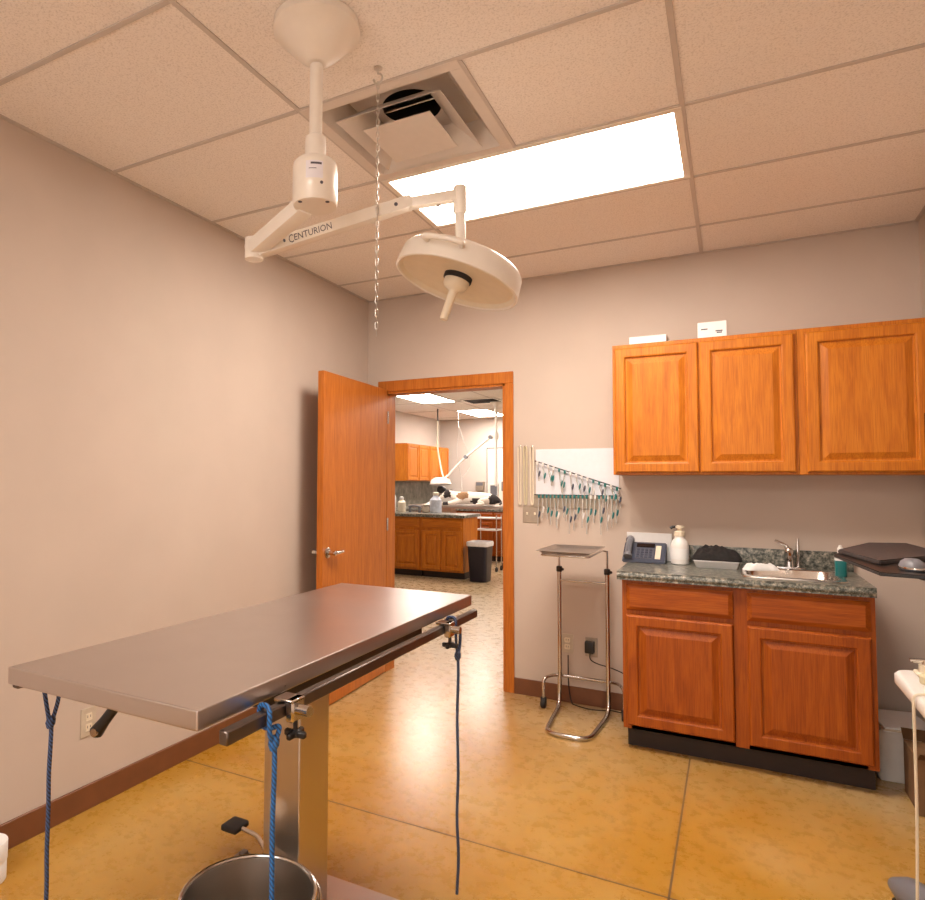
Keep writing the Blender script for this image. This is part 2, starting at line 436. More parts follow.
# square cone diffuser (main room)
def frustum(bm, c, r0, z0, r1, z1, th=.002):
    A = [bm.verts.new((c[0]+sx*r0, c[1]+sy*r0, z0)) for sx, sy in ((-1, -1), (1, -1), (1, 1), (-1, 1))]
    C = [bm.verts.new((c[0]+sx*r1, c[1]+sy*r1, z1)) for sx, sy in ((-1, -1), (1, -1), (1, 1), (-1, 1))]
    A2 = [bm.verts.new((c[0]+sx*(r0), c[1]+sy*(r0), z0+th)) for sx, sy in ((-1, -1), (1, -1), (1, 1), (-1, 1))]
    C2 = [bm.verts.new((c[0]+sx*(r1), c[1]+sy*(r1), z1+th)) for sx, sy in ((-1, -1), (1, -1), (1, 1), (-1, 1))]
    for k in range(4):
        j = (k+1) % 4
        bm.faces.new((A[k], A[j], C[j], C[k])); bm.faces.new((A2[k], C2[k], C2[j], A2[j]))
        bm.faces.new((A[k], A2[k], A2[j], A[j])); bm.faces.new((C[k], C[j], C2[j], C2[k]))
M['ventpaint'] = plain('vent_enamel', (.66, .60, .55), .45, var=.02)
vt = thing('ceiling_vent', 'square white stepped air diffuser in the ceiling behind the chain', 'ceiling vent', (VENT[0], VENT[1], H-.03))
bm = B(); c = VENT
for a, b in (((-.305, -.305), (.305, -.262)), ((-.305, .262), (.305, .305)), ((-.305, -.262), (-.262, .262)), ((.262, -.262), (.305, .262))):
    box(bm, (c[0]+a[0], c[1]+a[1], H-.005), (c[0]+b[0], c[1]+b[1], H+.004), .001)
frustum(bm, c, .262, H-.004, .20, H+.085)
obj('frame', bm, M['ventpaint'], vt, smooth=False)
bm = B(); frustum(bm, c, .208, H-.022, .120, H+.052); obj('louver', bm, M['ventpaint'], vt, smooth=False)
bm = B(); frustum(bm, c, .135, H-.036, .085, H-.006); box(bm, (c[0]-.134, c[1]-.134, H-.0365), (c[0]+.134, c[1]+.134, H-.034)); obj('plaque', bm, M['ventpaint'], vt, smooth=False)
bm = B(); lathe(bm, [(.125, .09), (.125, .24), (.02, .241)], (c[0], c[1], H), (0, 0, 1), 32, cap0=False); obj('duct_neck', bm, M['bracket'], vt)
bm = B(); box(bm, (c[0]-.12, c[1]-.004, H+.095), (c[0]+.12, c[1]+.004, H+.13)); obj('damper_blade', bm, M['galv'], vt, smooth=False)
bm = B()
lathe(bm, [(.112, H+.088), (.30, H+.088)], (c[0], c[1], 0), (0, 0, 1), 48, False, False)
obj('back_pan', bm, M['ventpaint'], vt, smooth=False)
# dark vent (far room)
vt = thing('ceiling_vent', 'dark louvred ceiling vent seen through the doorway', 'ceiling vent', (FV[0], FV[1], H-.02))
bm = B(); 
for a, b in (((-.29, -.29), (.29, -.25)), ((-.29, .25), (.29, .29)), ((-.29, -.25), (-.25, .25)), ((.25, -.25), (.29, .25))):
    box(bm, (FV[0]+a[0], FV[1]+a[1], H-.016), (FV[0]+b[0], FV[1]+b[1], H-.004))
obj('frame', bm, M['white'], vt, smooth=False)
for k in range(7):
    y = FV[1]-.22+k*.072
    bm = B(); box(bm, (FV[0]-.25, y, H-.02), (FV[0]+.25, y+.012, H-.004)); obj('slat', bm, M['bracket'], vt, smooth=False)

# ---------------------------------------------------------------- surgical light
def surgical_light():
    px, py = 1.303, -2.606
    t = thing('surgical_light', 'white ceiling mounted surgical lamp with jointed arm over the steel table', 'surgical lamp', (px, py, H))
    bm = B(); lathe(bm, [(.126, H), (.127, H-.022), (.122, H-.027), (.113, H-.031), (.088, H-.062), (.060, H-.090), (.038, H-.106), (.03, H-.113), (.022, H-.116)], (px, py, 0), (0, 0, 1), 48)
    obj('ceiling_canopy', bm, M['white'], t)
    bm = B(); cyl(bm, (px, py, H-.12), (px, py, 2.33), .019, seg=24); obj('drop_tube', bm, M['white'], t)
    bm = B(); lathe(bm, [(.020, 2.36), (.030, 2.352), (.0315, 2.26)], (px, py, 0), (0, 0, 1), 32); obj('sleeve', bm, M['white'], t)
    bm = B(); lathe(bm, [(.03, 2.282), (.054, 2.281), (.063, 2.272), (.065, 2.26), (.065, 2.155), (.062, 2.149)], (px, py, 0), (0, 0, 1), 48)
    hub = obj('hub', bm, M['white'], t)
    # sticker and screws on hub
    def onhub(az, z, r=.0654): return V((px+math.cos(az)*r, py+math.sin(az)*r, z))
    az0 = math.atan2(-1.53, 1.04)
    bm = B()
    vs = []
    for k in range(9):
        a = az0-.42+k*.095
        vs.append((bm.verts.new(onhub(a, 2.205)), bm.verts.new(onhub(a, 2.255))))
    for A, C in zip(vs, vs[1:]): bm.faces.new((A[0], C[0], C[1], A[1]))
    obj('sticker', bm, M['label'], hub)
    bm = B()
    for z, a0, a1, hgt in ((2.244, -.2, .28, .006), (2.231, -.28, .05, .002)):
        q = [(bm.verts.new(onhub(az0+a0+(a1-a0)*k/6, z, .0658)), bm.verts.new(onhub(az0+a0+(a1-a0)*k/6, z+hgt, .0658))) for k in range(7)]
        for A, C in zip(q, q[1:]): bm.faces.new((A[0], C[0], C[1], A[1]))
    obj('sticker_print', bm, M['ink'], hub)
    for a, z in ((az0+.28, 2.193), ):
        bm = B(); n = V((math.cos(a), math.sin(a), 0)); cyl(bm, onhub(a, z, .064), onhub(a, z, .067), .0045, seg=12); obj('screw', bm, M['ink'], hub)
    for a in (az0-.95, az0+.75):
        p = V((px+math.cos(a)*.052, py+math.sin(a)*.052, 0)); bm = B(); cyl(bm, p+V((0, 0, 2.1475)), p+V((0, 0, 2.150)), .006, seg=12); obj('screw', bm, M['ink'], hub)
    # first arm: hub -> elbow
    el = V((.995, -2.505, 2.108)); hp = V((px, py, 2.178))
    def bar(bm, a, b, w, h, bev):
        d = (b-a); l = d.length; d.normalize(); s = d.cross(V((0, 0, 1))).normalized(); u = s.cross(d)
        q = B(); box(q, (0, -w/2, -h/2), (l, w/2, h/2), bev, 2)
        merge(bm, q, Matrix(((d.x, s.x, u.x, a.x), (d.y, s.y, u.y, a.y), (d.z, s.z, u.z, a.z), (0, 0, 0, 1))))
        return d, s, u
    dv = (el-hp).normalized()
    bm = B(); bar(bm, hp+dv*.05, el+dv*.02, .055, .05, .012); obj('extension_arm', bm, M['white'], t)
    bm = B(); cyl(bm, el+V((0, 0, -.034)), el+V((0, 0, .034)), .030, seg=28); obj('elbow_joint', bm, M['white'], t)
    # second, sprung arm
    e2 = V((1.455, -2.272, 2.262)); s0 = el+V((0, 0, -.012))
    bm = B(); d, s, u = bar(bm, s0+ (e2-s0).normalized()*.005, e2, .046, .042, .009); arm = obj('spring_arm', bm, M['white'], t)
    if s.y > 0: s = -s
    # raised lettering on the camera-facing side of the arm
    cu = bpy.data.curves.new('lettering', 'FONT'); cu.body = 'CENTURION'; cu.size = .030; cu.extrude = .0003; cu.resolution_u = 2
    cu.shear = .18
    tmp = bpy.data.objects.new('lettering', cu); COL.objects.link(tmp); bpy.context.view_layer.update()
    me = bpy.data.meshes.new_from_object(tmp.evaluated_get(bpy.context.evaluated_depsgraph_get())); COL.objects.unlink(tmp); bpy.data.objects.remove(tmp)
    bmt = B(); bmt.from_mesh(me); bpy.data.meshes.remove(me)
    w = max(v.co.x for v in bmt.verts)
    # capital C larger than the rest, little star in front
    for v in bmt.verts:
        v.co.x *= .150/w
        if v.co.x < .019: v.co.y = v.co.y*1.3-.004
    st = B(); pts = [((.0065 if k % 2 else .0025)*math.cos(k*PI/4)-.012, (.0065 if k % 2 == 0 else .0025)*math.sin(k*PI/4)+.010) for k in range(8)]
    prism(st, pts, -.0003, .0003); merge(bmt, st)
    axx = d; axn = s; axy = axn.cross(axx)
    if axy.z < 0: axx = -axx; axy = axn.cross(axx)
    o = s0+d*.120 + s*.0235 + u*-.011
    if (axx-d).length > .1: o = s0+d*.25 + s*.0235+u*-.011
    bmesh.ops.transform(bmt, matrix=Matrix(((axx.x, axy.x, axn.x, o.x), (axx.y, axy.y, axn.y, o.y), (axx.z, axy.z, axn.z, o.z), (0, 0, 0, 1))), verts=bmt.verts)
    obj('lettering', bmt, M['ink'], arm, smooth=False, label='grey brand lettering on the arm')
    bm = B(); q = e2-d*.055+s*.023; cyl(bm, q, q+s*.002, .006, seg=12); obj('screw', bm, M['ink'], arm)
    # bracket + vertical joint
    j = V((1.603, -2.225, 2.283))
    bm = B(); bar(bm, e2-d*.03, V((j.x, j.y, 2.272))+(j-e2).normalized()*.0, .034, .036, .008); obj('wrist_bracket', bm, M['white'], t)
    q = e2.lerp(j, .55)-V((0, 0, .021)); bm = B(); cyl(bm, q, q-V((0, 0, .012)), .006, seg=12); obj('tension_screw', bm, M['chrome'], t)
    bm = B(); lathe(bm, [(.018, 2.302), (.0215, 2.298), (.0215, 2.218), (.018, 2.212)], (j.x, j.y, 0), (0, 0, 1), 28); obj('wrist_joint', bm, M['white'], t)
    # head
    cr = V((.878, .4786, 0)); ax = (V((0, 0, -1))*math.cos(math.radians(19))-cr*math.sin(math.radians(19))).normalized()
    hc = V((1.591, -2.23, 1.984)); R = .203
    bm = B(); lathe(bm, [(.030, -.092), (.075, -.091), (.13, -.086), (.170, -.079), (.188, -.072), (.197, -.060), (R, 0), (R-.006, .002), (R-.011, -.002)], hc, ax, 64, cap1=False); head = obj('lamp_head', bm, M['white'], t)
    bm = B(); lathe(bm, [(R-.010, -.003), (R-.02, -.014), (.12, -.024), (.05, -.026)], hc, ax, 64, cap0=False); obj('reflector', bm, M['cream'], head, label='cream reflector inside the lamp head')
    bm = B(); lathe(bm, [(.046, -.026), (.046, -.012), (.044, -.010)], hc, ax, 40); obj('focus_ring', bm, M['rubber'], head)
    bm = B(); lathe(bm, [(.041, -.010), (.041, .004), (.034, .016), (.017, .024), (.0135, .030), (.0135, .118), (.011, .122)], hc, ax, 32); obj('focus_handle', bm, M['cream'], head)
    # grab handle on rim facing the room
    f = V((.4786, -.878, 0)); f = (f-ax*f.dot(ax)).normalized(); sd = ax.cross(f)
    a0, a1 = math.radians(6), math.radians(38)
    def rim(a, r, h): return hc+(f*math.cos(a)+sd*math.sin(a))*r+ax*h
    bm = B(); tube(bm, fillet([rim(a0, .186, -.046), rim(a0, .226, -.044)]+[rim(a0+(a1-a0)*k/6, .228, -.044) for k in range(1, 6)]+[rim(a1, .226, -.044), rim(a1, .186, -.046)], .008), .0085, 10); obj('grab_handle', bm, M['white'], head)
    bm = B(); top = hc-ax*.08; tube(bm, bez([(j.x, j.y, 2.215), (j.x+.002, j.y, 2.16), (j.x+.004, j.y, 2.11), top+V((0, 0, .0))], 6), .0165, 20); obj('head_stem', bm, M['white'], t)
    return t
surgical_light()

# ---------------------------------------------------------------- hanging chain
ct_ = thing('hanging_chain', 'thin steel chain hanging from a ceiling hook in front of the lamp arm', 'chain', (1.37, -2.353, H))
cx, cy = 1.37, -2.353
bm = B(); lathe(bm, [(.014, H), (.014, H-.003), (.004, H-.006)], (cx, cy, 0), (0, 0, 1), 16)
tube(bm, [(cx, cy, H-.004), (cx, cy, H-.02)]+[(cx+.016*math.sin(a), cy, H-.036+.016*math.cos(a)) for a in [k*PI*1.55/12 for k in range(0, 13)]], .003, 8)
obj('hook', bm, M['galv'], ct_)
def link_bm(z, rot):
    bm = B(); a, b = .0040, .0125; pts = []
    for k in range(16):
        t = 2*PI*k/16; x = a*math.cos(t); zz = math.sin(t)*a + (b-a)*(1 if math.sin(t) > .01 else -1 if math.sin(t) < -.01 else 0)
        pts.append((cx+x*math.cos(rot), cy+x*math.sin(rot), z+zz))
    tube(bm, pts, .0014, 6, closed=True); return bm
z = H-.058; k = 0; la = lb = None
while z > 1.815:
    src = la if k % 2 == 0 else lb
    if src is None:
        src = obj('chain_link', link_bm(z, .5 if k % 2 == 0 else .5+PI/2), M['galv'], ct_)
        src['z0'] = z
        if k % 2 == 0: la = src
        else: lb = src
    else:
        o = src.copy(); COL.objects.link(o); o.parent = ct_; o.location = src.location+V((0, 0, z-src['z0']))
    z -= .0207; k += 1
for o in (la, lb): 
    del o['z0']
for o in ct_.children:
    if 'z0' in o.keys(): del o['z0']

# ---------------------------------------------------------------- steel examination table
TX0, TX1, TY0, TY1, TZ =   .926, 1.496, -3.243, -1.835, .932
def exam_table():
    t = thing('examination_table', 'stainless steel pedestal examination table with leash cords on its rails', 'table', (1.22, -2.55, 0))
    bm = B(); box(bm, (TX0, TY0, TZ-.038), (TX1, TY1, TZ), .003, 2); obj('tabletop', bm, M['steel_top'], t, smooth=False)
    for nm, x0, y0, y1 in (('side_rail', 1.518, -3.212, -1.892), ('side_rail', .874, -3.20, -1.90)):
        bm = B(); box(bm, (x0, y0, .865), (x0+.022, y1, .8925), .003); r = obj('side_rail', bm, M['steel_dark'], t)
    for x0, x1 in ((1.485, 1.522), (.890, .932)):
        for y in (-2.98, -2.05):
            bm = B(); box(bm, (x0, y-.02, .872), (x1, y+.02, .884)); cyl(bm, ((x0+x1)/2, y, .866), ((x0+x1)/2, y, .89), .009, seg=12); obj('rail_spacer', bm, M['steel_dark'], t)
    bm = B(); box(bm, (1.03, -2.98, .845), (1.44, -2.15, .881), .004); box(bm, (1.10, -2.9, .82), (1.36, -2.25, .85), .004); obj('under_frame', bm, M['bracket'], t)
    bm = B(); box(bm, (1.145, -2.635, .745), (1.292, -2.455, .825), .004); obj('column_bracket', bm, M['bracket'], t)
    bm = B(); box(bm, (1.157, -2.622, .058), (1.282, -2.472, .755), .003); obj('column', bm, M['steel'], t)
    bm = B(); box(bm, (.93, -2.655, .012), (1.53, -2.284, .058), .006); obj('base_plate', bm, M['steel_top'], t, smooth=False)
    for x, y in ((.98, -2.61), (1.48, -2.61), (.98, -2.33), (1.48, -2.33)):
        bm = B(); lathe(bm, [(.02, 0), (.022, .004), (.022, .012)], (x, y, 0), (0, 0, 1), 16); obj('foot', bm, M['rubber'], t)
    for bx in ((1.491, -2.98, .906), (1.491, -1.99, .906)):
        bm = B(); lathe(bm, [(.010, 0), (.009, .003), (.002, .005)], bx, (1, 0, 0), 14); obj('rivet', bm, M['chrome'], t)
    # tilt lever
    a = V((1.10, -3.06, .858)); b = V((1.005, -3.075, .742)); d = b-a
    bm = B(); tube(bm, [V((1.16, -2.98, .862)), a, a+d*.3, a+d*.7, b-d*.06, b], [.012, .014, .012, .013, .017, .010], 12); lev = obj('tilt_lever', bm, M['black'], t)
    bm = B(); cyl(bm, b-d*.1+V((.005, -.012, 0)), b-d*.1+V((.006, -.017, .0)), .010, seg=12); obj('lever_cap', bm, M['chrome'], lev)
    # foot pedals at the back of the column
    bm = B(); box(bm, (.692, -2.285, .074), (.765, -2.205, .098), .011, 3); pd = obj('foot_pedal', bm, M['rubber'], t, label='black rubber foot pedal')
    bm = B(); tube(bm, fillet([(.76, -2.245, .084), (.83, -2.24, .072), (.96, -2.32, .052), (1.0, -2.33, .05)], .02), .008, 10); obj('pedal_arm', bm, M['steel'], pd)
    bm = B(); box(bm, (.838, -2.385, .028), (.885, -2.335, .075), .009, 2); box(bm, (.855, -2.375, .07), (.878, -2.345, .088), .004); pd = obj('foot_pedal', bm, M['steel_dark'], t, label='grey metal release pedal')
    bm = B(); cyl(bm, (.875, -2.36, .058), (.975, -2.36, .05), .006, seg=10); obj('pedal_arm', bm, M['steel'], pd)
    return t
exam_table()

def rail_clamp(y, label):
    x = 1.545
    t = thing('rail_clamp', label, 'clamp', (x, y, .86), 'clamps on the table rail')
    bm = B(); box(bm, (1.512, y-.022, .8945), (1.562, y+.022, .902), .002); box(bm, (1.5415, y-.022, .856), (1.562, y+.022, .902), .004); obj('jaw', bm, M['chrome'], t)
    bm = B(); cyl(bm, (1.553, y-.006, .882), (1.592, y-.006, .882), .011, seg=16); cyl(bm, (1.556, y+.012, .874), (1.584, y+.012, .874), .009, seg=14); obj('boss', bm, M['chrome'], t)
    bm = B(); cyl(bm, (1.553, y, .86), (1.553, y, .832), .005, seg=10); obj('screw_stem', bm, M['bracket'], t)
    bm = B(); lathe(bm, [(.007, .838), (.012, .834), (.012, .826), (.007, .822)], (1.553, y, 0), (0, 0, 1), 16); box(bm, (1.527, y-.006, .822), (1.579, y+.006, .836), .003); box(bm, (1.547, y-.026, .822), (1.559, y+.026, .836), .003); obj('wing_knob', bm, M['black'], t)
rail_clamp(-3.02, 'chrome rail clamp with black wing knob near the bright blue cord')
rail_clamp(-2.185, 'chrome rail clamp with black wing knob at the doorway end of the table')

def leash(x, y, zr, mat, zb, side, label, sp=.014, dr=.075):
    t = thing('leash', label, 'leash', (x, y, zb), 'leash cords on the table')
    xo = x+side*.017; xi = x-side*.019; r = .0052
    bm = B()
    knot = V((xo+side*.002, y, zr-dr))
    loop = bez([knot+V((0, -.004, 0)), V((xo+side*.003, y-sp, zr-.02)), V((xo, y-sp*.8, zr+.019)), V((x, y-sp*.3, zr+.0245)), V((xi, y+.002, zr+.016)), V((xi, y+.004, zr-.018)), V((x, y+sp*.5, zr-.0245)), V((xo, y+sp, zr-.02)), V((xo+side*.003, y+sp*.9, zr-dr*.6)), knot+V((0, .004, 0))], 6)
    tube(bm, loop, r, 8); obj('loop', bm, mat, t)
    bm = B(); lathe(bm, [(.004, .014), (.0105, .008), (.0115, -.004), (.006, -.016)], knot, (0, .2, 1), 12); obj('knot', bm, mat, t)
    bm = B(); n = 24
    tube(bm, [knot.lerp(V((xo+side*.002, y, zb)), k/n)+V((.0022*math.sin(k*.7), .0018*math.cos(k*.9), 0)) for k in range(n+1)], r, 8); obj('cord', bm, mat, t)
leash(1.529, -3.085, .878, M['blue_rope'], .02, 1, 'bright blue braided leash hanging in front of the table column', .016, .046)
leash(1.529, -2.105, .878, M['slate_rope'], .012, 1, 'slate blue cord hanging from the rail at the doorway end of the table', .02, .10)
leash(.885, -3.093, .878, M['slate_rope'], .02, -1, 'dark blue cord hanging from the far rail beside the left wall', .022, .125)

# bucket
def bucket():
    c = (1.252, -2.797, 0)
    t = thing('bucket', 'round stainless bucket standing in front of the table column', 'bucket', c)
    bm = B(); lathe(bm, [(.118, .004), (.125, .0), (.132, .01), (.168, .292), (.165, .292), (.128, .013), (.02, .010)], c, (0, 0, 1), 64); obj('bowl', bm, M['steel'], t)
    bm = B(); tube(bm, [(c[0]+.170*math.cos(a), c[1]+.170*math.sin(a), .296) for a in [2*PI*k/64 for k in range(64)]], .0055, 8, closed=True); obj('rim', bm, M['chrome'], t)
    bm = B(); tube(bm, [(c[0]+.183*math.cos(a), c[1]+.183*math.sin(a), .268+.012*math.sin((a+.95)*1.0)) for a in [-.95+2.4*k/30 for k in range(31)]], .003, 8); obj('bail_handle', bm, M['chrome'], t)
bucket()

# ---------------------------------------------------------------- oak cabinets
def wall_cabinet(x0, x1, doors, label):
    z0, z1, yd = 1.400, 2.133, -.302
    t = thing('wall_cabinet', label, 'cabinet', ((x0+x1)/2, -.15, z0))
    bm = B(); box(bm, (x0, yd, z0), (x1, -.001, z1), .0015); obj('carcass', bm, M['oak'], t, smooth=False)
    for a, b in doors:
        bm = B(); panel(bm, b-a, z1-.022-(z0+.012), RAISED, (a, yd-.0005, z0+.012), (1, 0, 0), (0, 0, 1), (0, -1, 0)); obj('door', bm, M['oak'], t, ang=14)
    return t
wall_cabinet(1.770, 2.652, [(1.784, 2.206), (2.213, 2.640)], 'two door oak wall cabinet above the sink counter, under the white cartons')
wall_cabinet(2.653, 3.205, [(2.686, 3.172)], 'single door oak wall cabinet at the right edge of the picture')
def base_cabinet():
    x0, x1, z0, z1, yd = 1.848, 2.898, .108, .858, -.578
    t = thing('base_cabinet', 'oak base cabinet with two drawers above two doors under the sink', 'cabinet', ((x0+x1)/2, -.3, 0))
    bm = B()
    box(bm, (x0, yd, z0), (x0+.018, -.016, z1)); box(bm, (x1-.018, yd, z0), (x1, -.016, z1)); box(bm, (x0+.018, yd, z0), (x1-.018, -.016, z0+.018)); box(bm, (x0+.018, -.030, z0+.018), (x1-.018, -.016, z1))
    # face frame
    for a, b in ((x0, x0+.04), (2.352, 2.408), (x1-.04, x1)): box(bm, (a, yd-.001, z0), (b, yd+.018, z1))
    for a, b in ((z0, z0+.04), (.675, .72), (z1-.04, z1)): box(bm, (x0+.04, yd, a), (x1-.04, yd+.017, b))
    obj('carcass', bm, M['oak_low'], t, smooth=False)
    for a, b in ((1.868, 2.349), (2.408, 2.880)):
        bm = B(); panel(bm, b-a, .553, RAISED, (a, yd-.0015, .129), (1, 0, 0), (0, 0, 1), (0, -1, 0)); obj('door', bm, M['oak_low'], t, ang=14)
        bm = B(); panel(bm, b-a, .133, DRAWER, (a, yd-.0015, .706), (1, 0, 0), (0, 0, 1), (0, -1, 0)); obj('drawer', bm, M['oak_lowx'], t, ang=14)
    bm = B(); box(bm, (x0+.012, -.510, 0), (x1-.006, -.492, z0)); box(bm, (x0+.012, -.492, 0), (x0+.030, -.016, z0)); box(bm, (x1-.024, -.492, 0), (x1-.006, -.016, z0)); obj('toe_kick', bm, M['toe'], t, smooth=False)
base_cabinet()
CZ = .903
t = thing('countertop', 'speckled green grey laminate countertop with backsplash over the oak base cabinet', 'countertop', (2.36, -.31, CZ-.043))
bm = B(); x0, x1, y0, y1 = 1.828, 2.900, -.62, -.001; hx0, hx1, hy0, hy1 = 2.405, 2.80, -.505, -.125
zb, zt = CZ-.043, CZ
def slab_hole(bm, X, Y, z0, z1):
    for i in range(3):
        for j in range(3):
            if i == 1 and j == 1: continue
            box(bm, (X[i], Y[j], z0), (X[i+1], Y[j+1], z1))
slab_hole(bm, (x0, hx0, hx1, x1), (y0+.004, hy0, hy1, y1), zb, zt)
tube(bm, [(x0, y0+.0215, CZ-.0215), (x1, y0+.0215, CZ-.0215)], .0215, 20)
bmesh.ops.remove_doubles(bm, verts=bm.verts, dist=1e-5)
obj('top', bm, M['granite'], t, ang=25)
bm = B(); box(bm, (x0, -.021, CZ), (x1, -.001, CZ+.098), .004, 2); obj('backsplash', bm, M['granite'], t)
# sink
t = thing('sink', 'stainless drop in sink in the speckled countertop', 'sink', (2.6, -.315, CZ-.15))
def rrect(cx, cy, hx, hy, r, n=6):
    out = []
    for sx, sy, a0 in ((1, 1, 0), (-1, 1, PI/2), (-1, -1, PI), (1, -1, 3*PI/2)):
        for k in range(n+1):
            a = a0+k*PI/2/n; out.append((cx+sx*(hx-r)+r*math.cos(a), cy+sy*(hy-r)+r*math.sin(a)))
    return out
def loft(bm, loops, cap0=False, cap1=True):
    R = [[bm.verts.new(p) for p in l] for l in loops]
    n = len(R[0])
    for A, C in zip(R, R[1:]):
        for k in range(n): bm.faces.new((A[k], A[(k+1) % n], C[(k+1) % n], C[k]))
    if cap0: bm.faces.new(R[0][::-1])
    if cap1: bm.faces.new(R[-1])
bm = B(); lps = []
for hx, hy, r, zz in ((.215, .215, .05, CZ+.0005), (.214, .214, .05, CZ+.006), (.196, .186, .055, CZ+.007), (.188, .178, .06, CZ+.001), (.18, .17, .06, CZ-.10), (.16, .15, .05, CZ-.135), (.06, .06, .04, CZ-.140)):
    lps.append([(x, y, zz) for x, y in rrect(2.602, -.315, hx, hy, r)])
loft(bm, lps); obj('basin', bm, M['sink'], t, ang=60)
bm = B(); lathe(bm, [(.04, 0), (.038, .003), (.012, .002)], (2.602, -.315, CZ-.139), (0, 0, 1), 24); obj('drain', bm, M['chrome'], t)
# faucet
t = thing('faucet', 'chrome single lever faucet standing behind the sink', 'faucet', (2.615, -.075, CZ))
bm = B(); loft(bm, [[(x, y, zz) for x, y in rrect(2.615, -.072, hx, .024, .022)] for hx, zz in ((.075, CZ), (.075, CZ+.008), (.068, CZ+.013))], True); obj('deck_plate', bm, M['chrome'], t, ang=50)
bm = B(); lathe(bm, [(.024, .01), (.021, .05), (.019, .075), (.0215, .082), (.021, .1), (.012, .112)], (2.615, -.072, CZ), (0, 0, 1), 24); obj('body', bm, M['chrome'], t)
bm = B(); tube(bm, bez([(2.615, -.085, CZ+.05), (2.612, -.13, CZ+.085), (2.61, -.18, CZ+.095), (2.61, -.215, CZ+.075)], 8), [.013]*8+[.0115]*8+[.0105]*9, 14); obj('spout', bm, M['chrome'], t)
bm = B(); tube(bm, bez([(2.612, -.07, CZ+.105), (2.595, -.072, CZ+.128), (2.552, -.08, CZ+.150)], 6), [.010]*5+[.007]*4+[.0055]*4, 12); obj('lever', bm, M['chrome'], t)
bm = B(); lathe(bm, [(.012, 0), (.012, .01), (.008, .06), (.012, .075), (.009, .12), (.004, .16)], (2.655, -.052, CZ), (0, 0, 1), 16); obj('side_sprayer', bm, M['chrome'], t)

# ---------------------------------------------------------------- counter clutter
def desk_phone():
    t = thing('desk_phone', 'slate blue desk telephone with handset at the left end of the counter', 'telephone', (1.91, -.14, CZ))
    bm = B(); x0, x1 = 1.795, 2.020
    pr = [(-.205, CZ), (-.205, CZ+.014), (-.06, CZ+.105), (-.035, CZ+.105), (-.03, CZ)]
    lo = [bm.verts.new((x0, y, z)) for y, z in pr]; hi = [bm.verts.new((x1, y, z)) for y, z in pr]
    bm.faces.new(lo[::-1]); bm.faces.new(hi)
    for i in range(5): bm.faces.new((lo[i], lo[(i+1) % 5], hi[(i+1) % 5], hi[i]))
    bmesh.ops.bevel(bm, geom=bm.edges[:], offset=.005, segments=2, affect='EDGES')
    obj('base', bm, M['slate'], t)
    sl = V((0, .145, .091)).normalized(); nn = V((0, -.091, .145)).normalized()
    def sp(u, v, w): return V((x0+u, -.205, CZ+.014))+sl*v+nn*w
    bm = B(); tube(bm, bez([sp(.032, .005, .022), sp(.032, .03, .03), sp(.032, .09, .034), sp(.032, .14, .03), sp(.032, .168, .022)], 5), [.024]*4+[.017]*13+[.024]*4, 14); obj('handset', bm, M['greypl'], t)
    def slabuv(u0, u1, v0, v1, w, th, mat, nm, par):
        b = B(); q = []
        for ww in (w, w+th): q.append([b.verts.new(sp(u, v, ww)) for u, v in ((u0, v0), (u1, v0), (u1, v1), (u0, v1))])
        b.faces.new(q[0][::-1]); b.faces.new(q[1])
        for k in range(4): b.faces.new((q[0][k], q[0][(k+1) % 4], q[1][(k+1) % 4], q[1][k]))
        return obj(nm, b, mat, par, smooth=False)
    kp = slabuv(.068, .165, .02, .115, .0, .003, M['lcd'], 'keypad', t)
    for i in range(4):
        for j in range(4):
            slabuv(.074+i*.022, .090+i*.022, .026+j*.022, .041+j*.022, .003, .004, M['slate'], 'key', kp)
    slabuv(.068, .165, .125, .158, 0, .003, M['screen'], 'display', t)
    slabuv(.172, .200, .02, .14, 0, .004, M['cream'], 'label_card', t)
    bm = B(); tube(bm, [V((x0+.01, -.18, CZ+.018))+V((.006*math.cos(k*.9)-.006, -.008+.002*k*0+.006*math.sin(k*.9), .0))+V((-.0004*k*0, .0028*k, .0005*k)) for k in range(40)], .0018, 5); obj('coil_cord', bm, M['greypl'], t)
desk_phone()
bm = B(); box(bm, (1.80, -.0285, CZ+.001), (2.045, -.022, CZ+.160), .001); bmesh.ops.rotate(bm, verts=bm.verts, cent=V((1.9, -.024, CZ)), matrix=Matrix.Rotation(-.002, 3, 'X'))
tag(obj('paper_sheet', bm, M['paper'], smooth=False), 'white card leaning on the wall behind the desk telephone', 'card')
def jug():
    c = (2.093, -.135, CZ)
    t = thing('bottle', 'white round bottle with cream pump cap beside the telephone', 'bottle', c)
    bm = B(); lathe(bm, [(.040, 0), (.046, .004), (.047, .06), (.047, .10), (.040, .128), (.026, .142), (.024, .155)], c, (0, 0, 1), 32); obj('body', bm, M['whitepl'], t)
    bm = B(); loft(bm, [[(c[0]+(.0475+.0006)*math.cos(a), c[1]+.0481*math.sin(a), CZ+z) for a in [2*PI*k/40 for k in range(40)]] for z in (.03, .09)], cap1=False); obj('label', bm, M['paper'], t)
    bm = B(); lathe(bm, [(.027, .155), (.028, .158), (.028, .182), (.012, .186), (.010, .20), (.024, .202), (.024, .212), (.01, .216)], c, (0, 0, 1), 28); cp = obj('pump_cap', bm, M['cream'], t)
    bm = B(); tube(bm, [(c[0], c[1], CZ+.207), (c[0]-.035, c[1]-.012, CZ+.207), (c[0]-.045, c[1]-.015, CZ+.198)], .008, 10); obj('nozzle', bm, M['black'], cp)
jug()
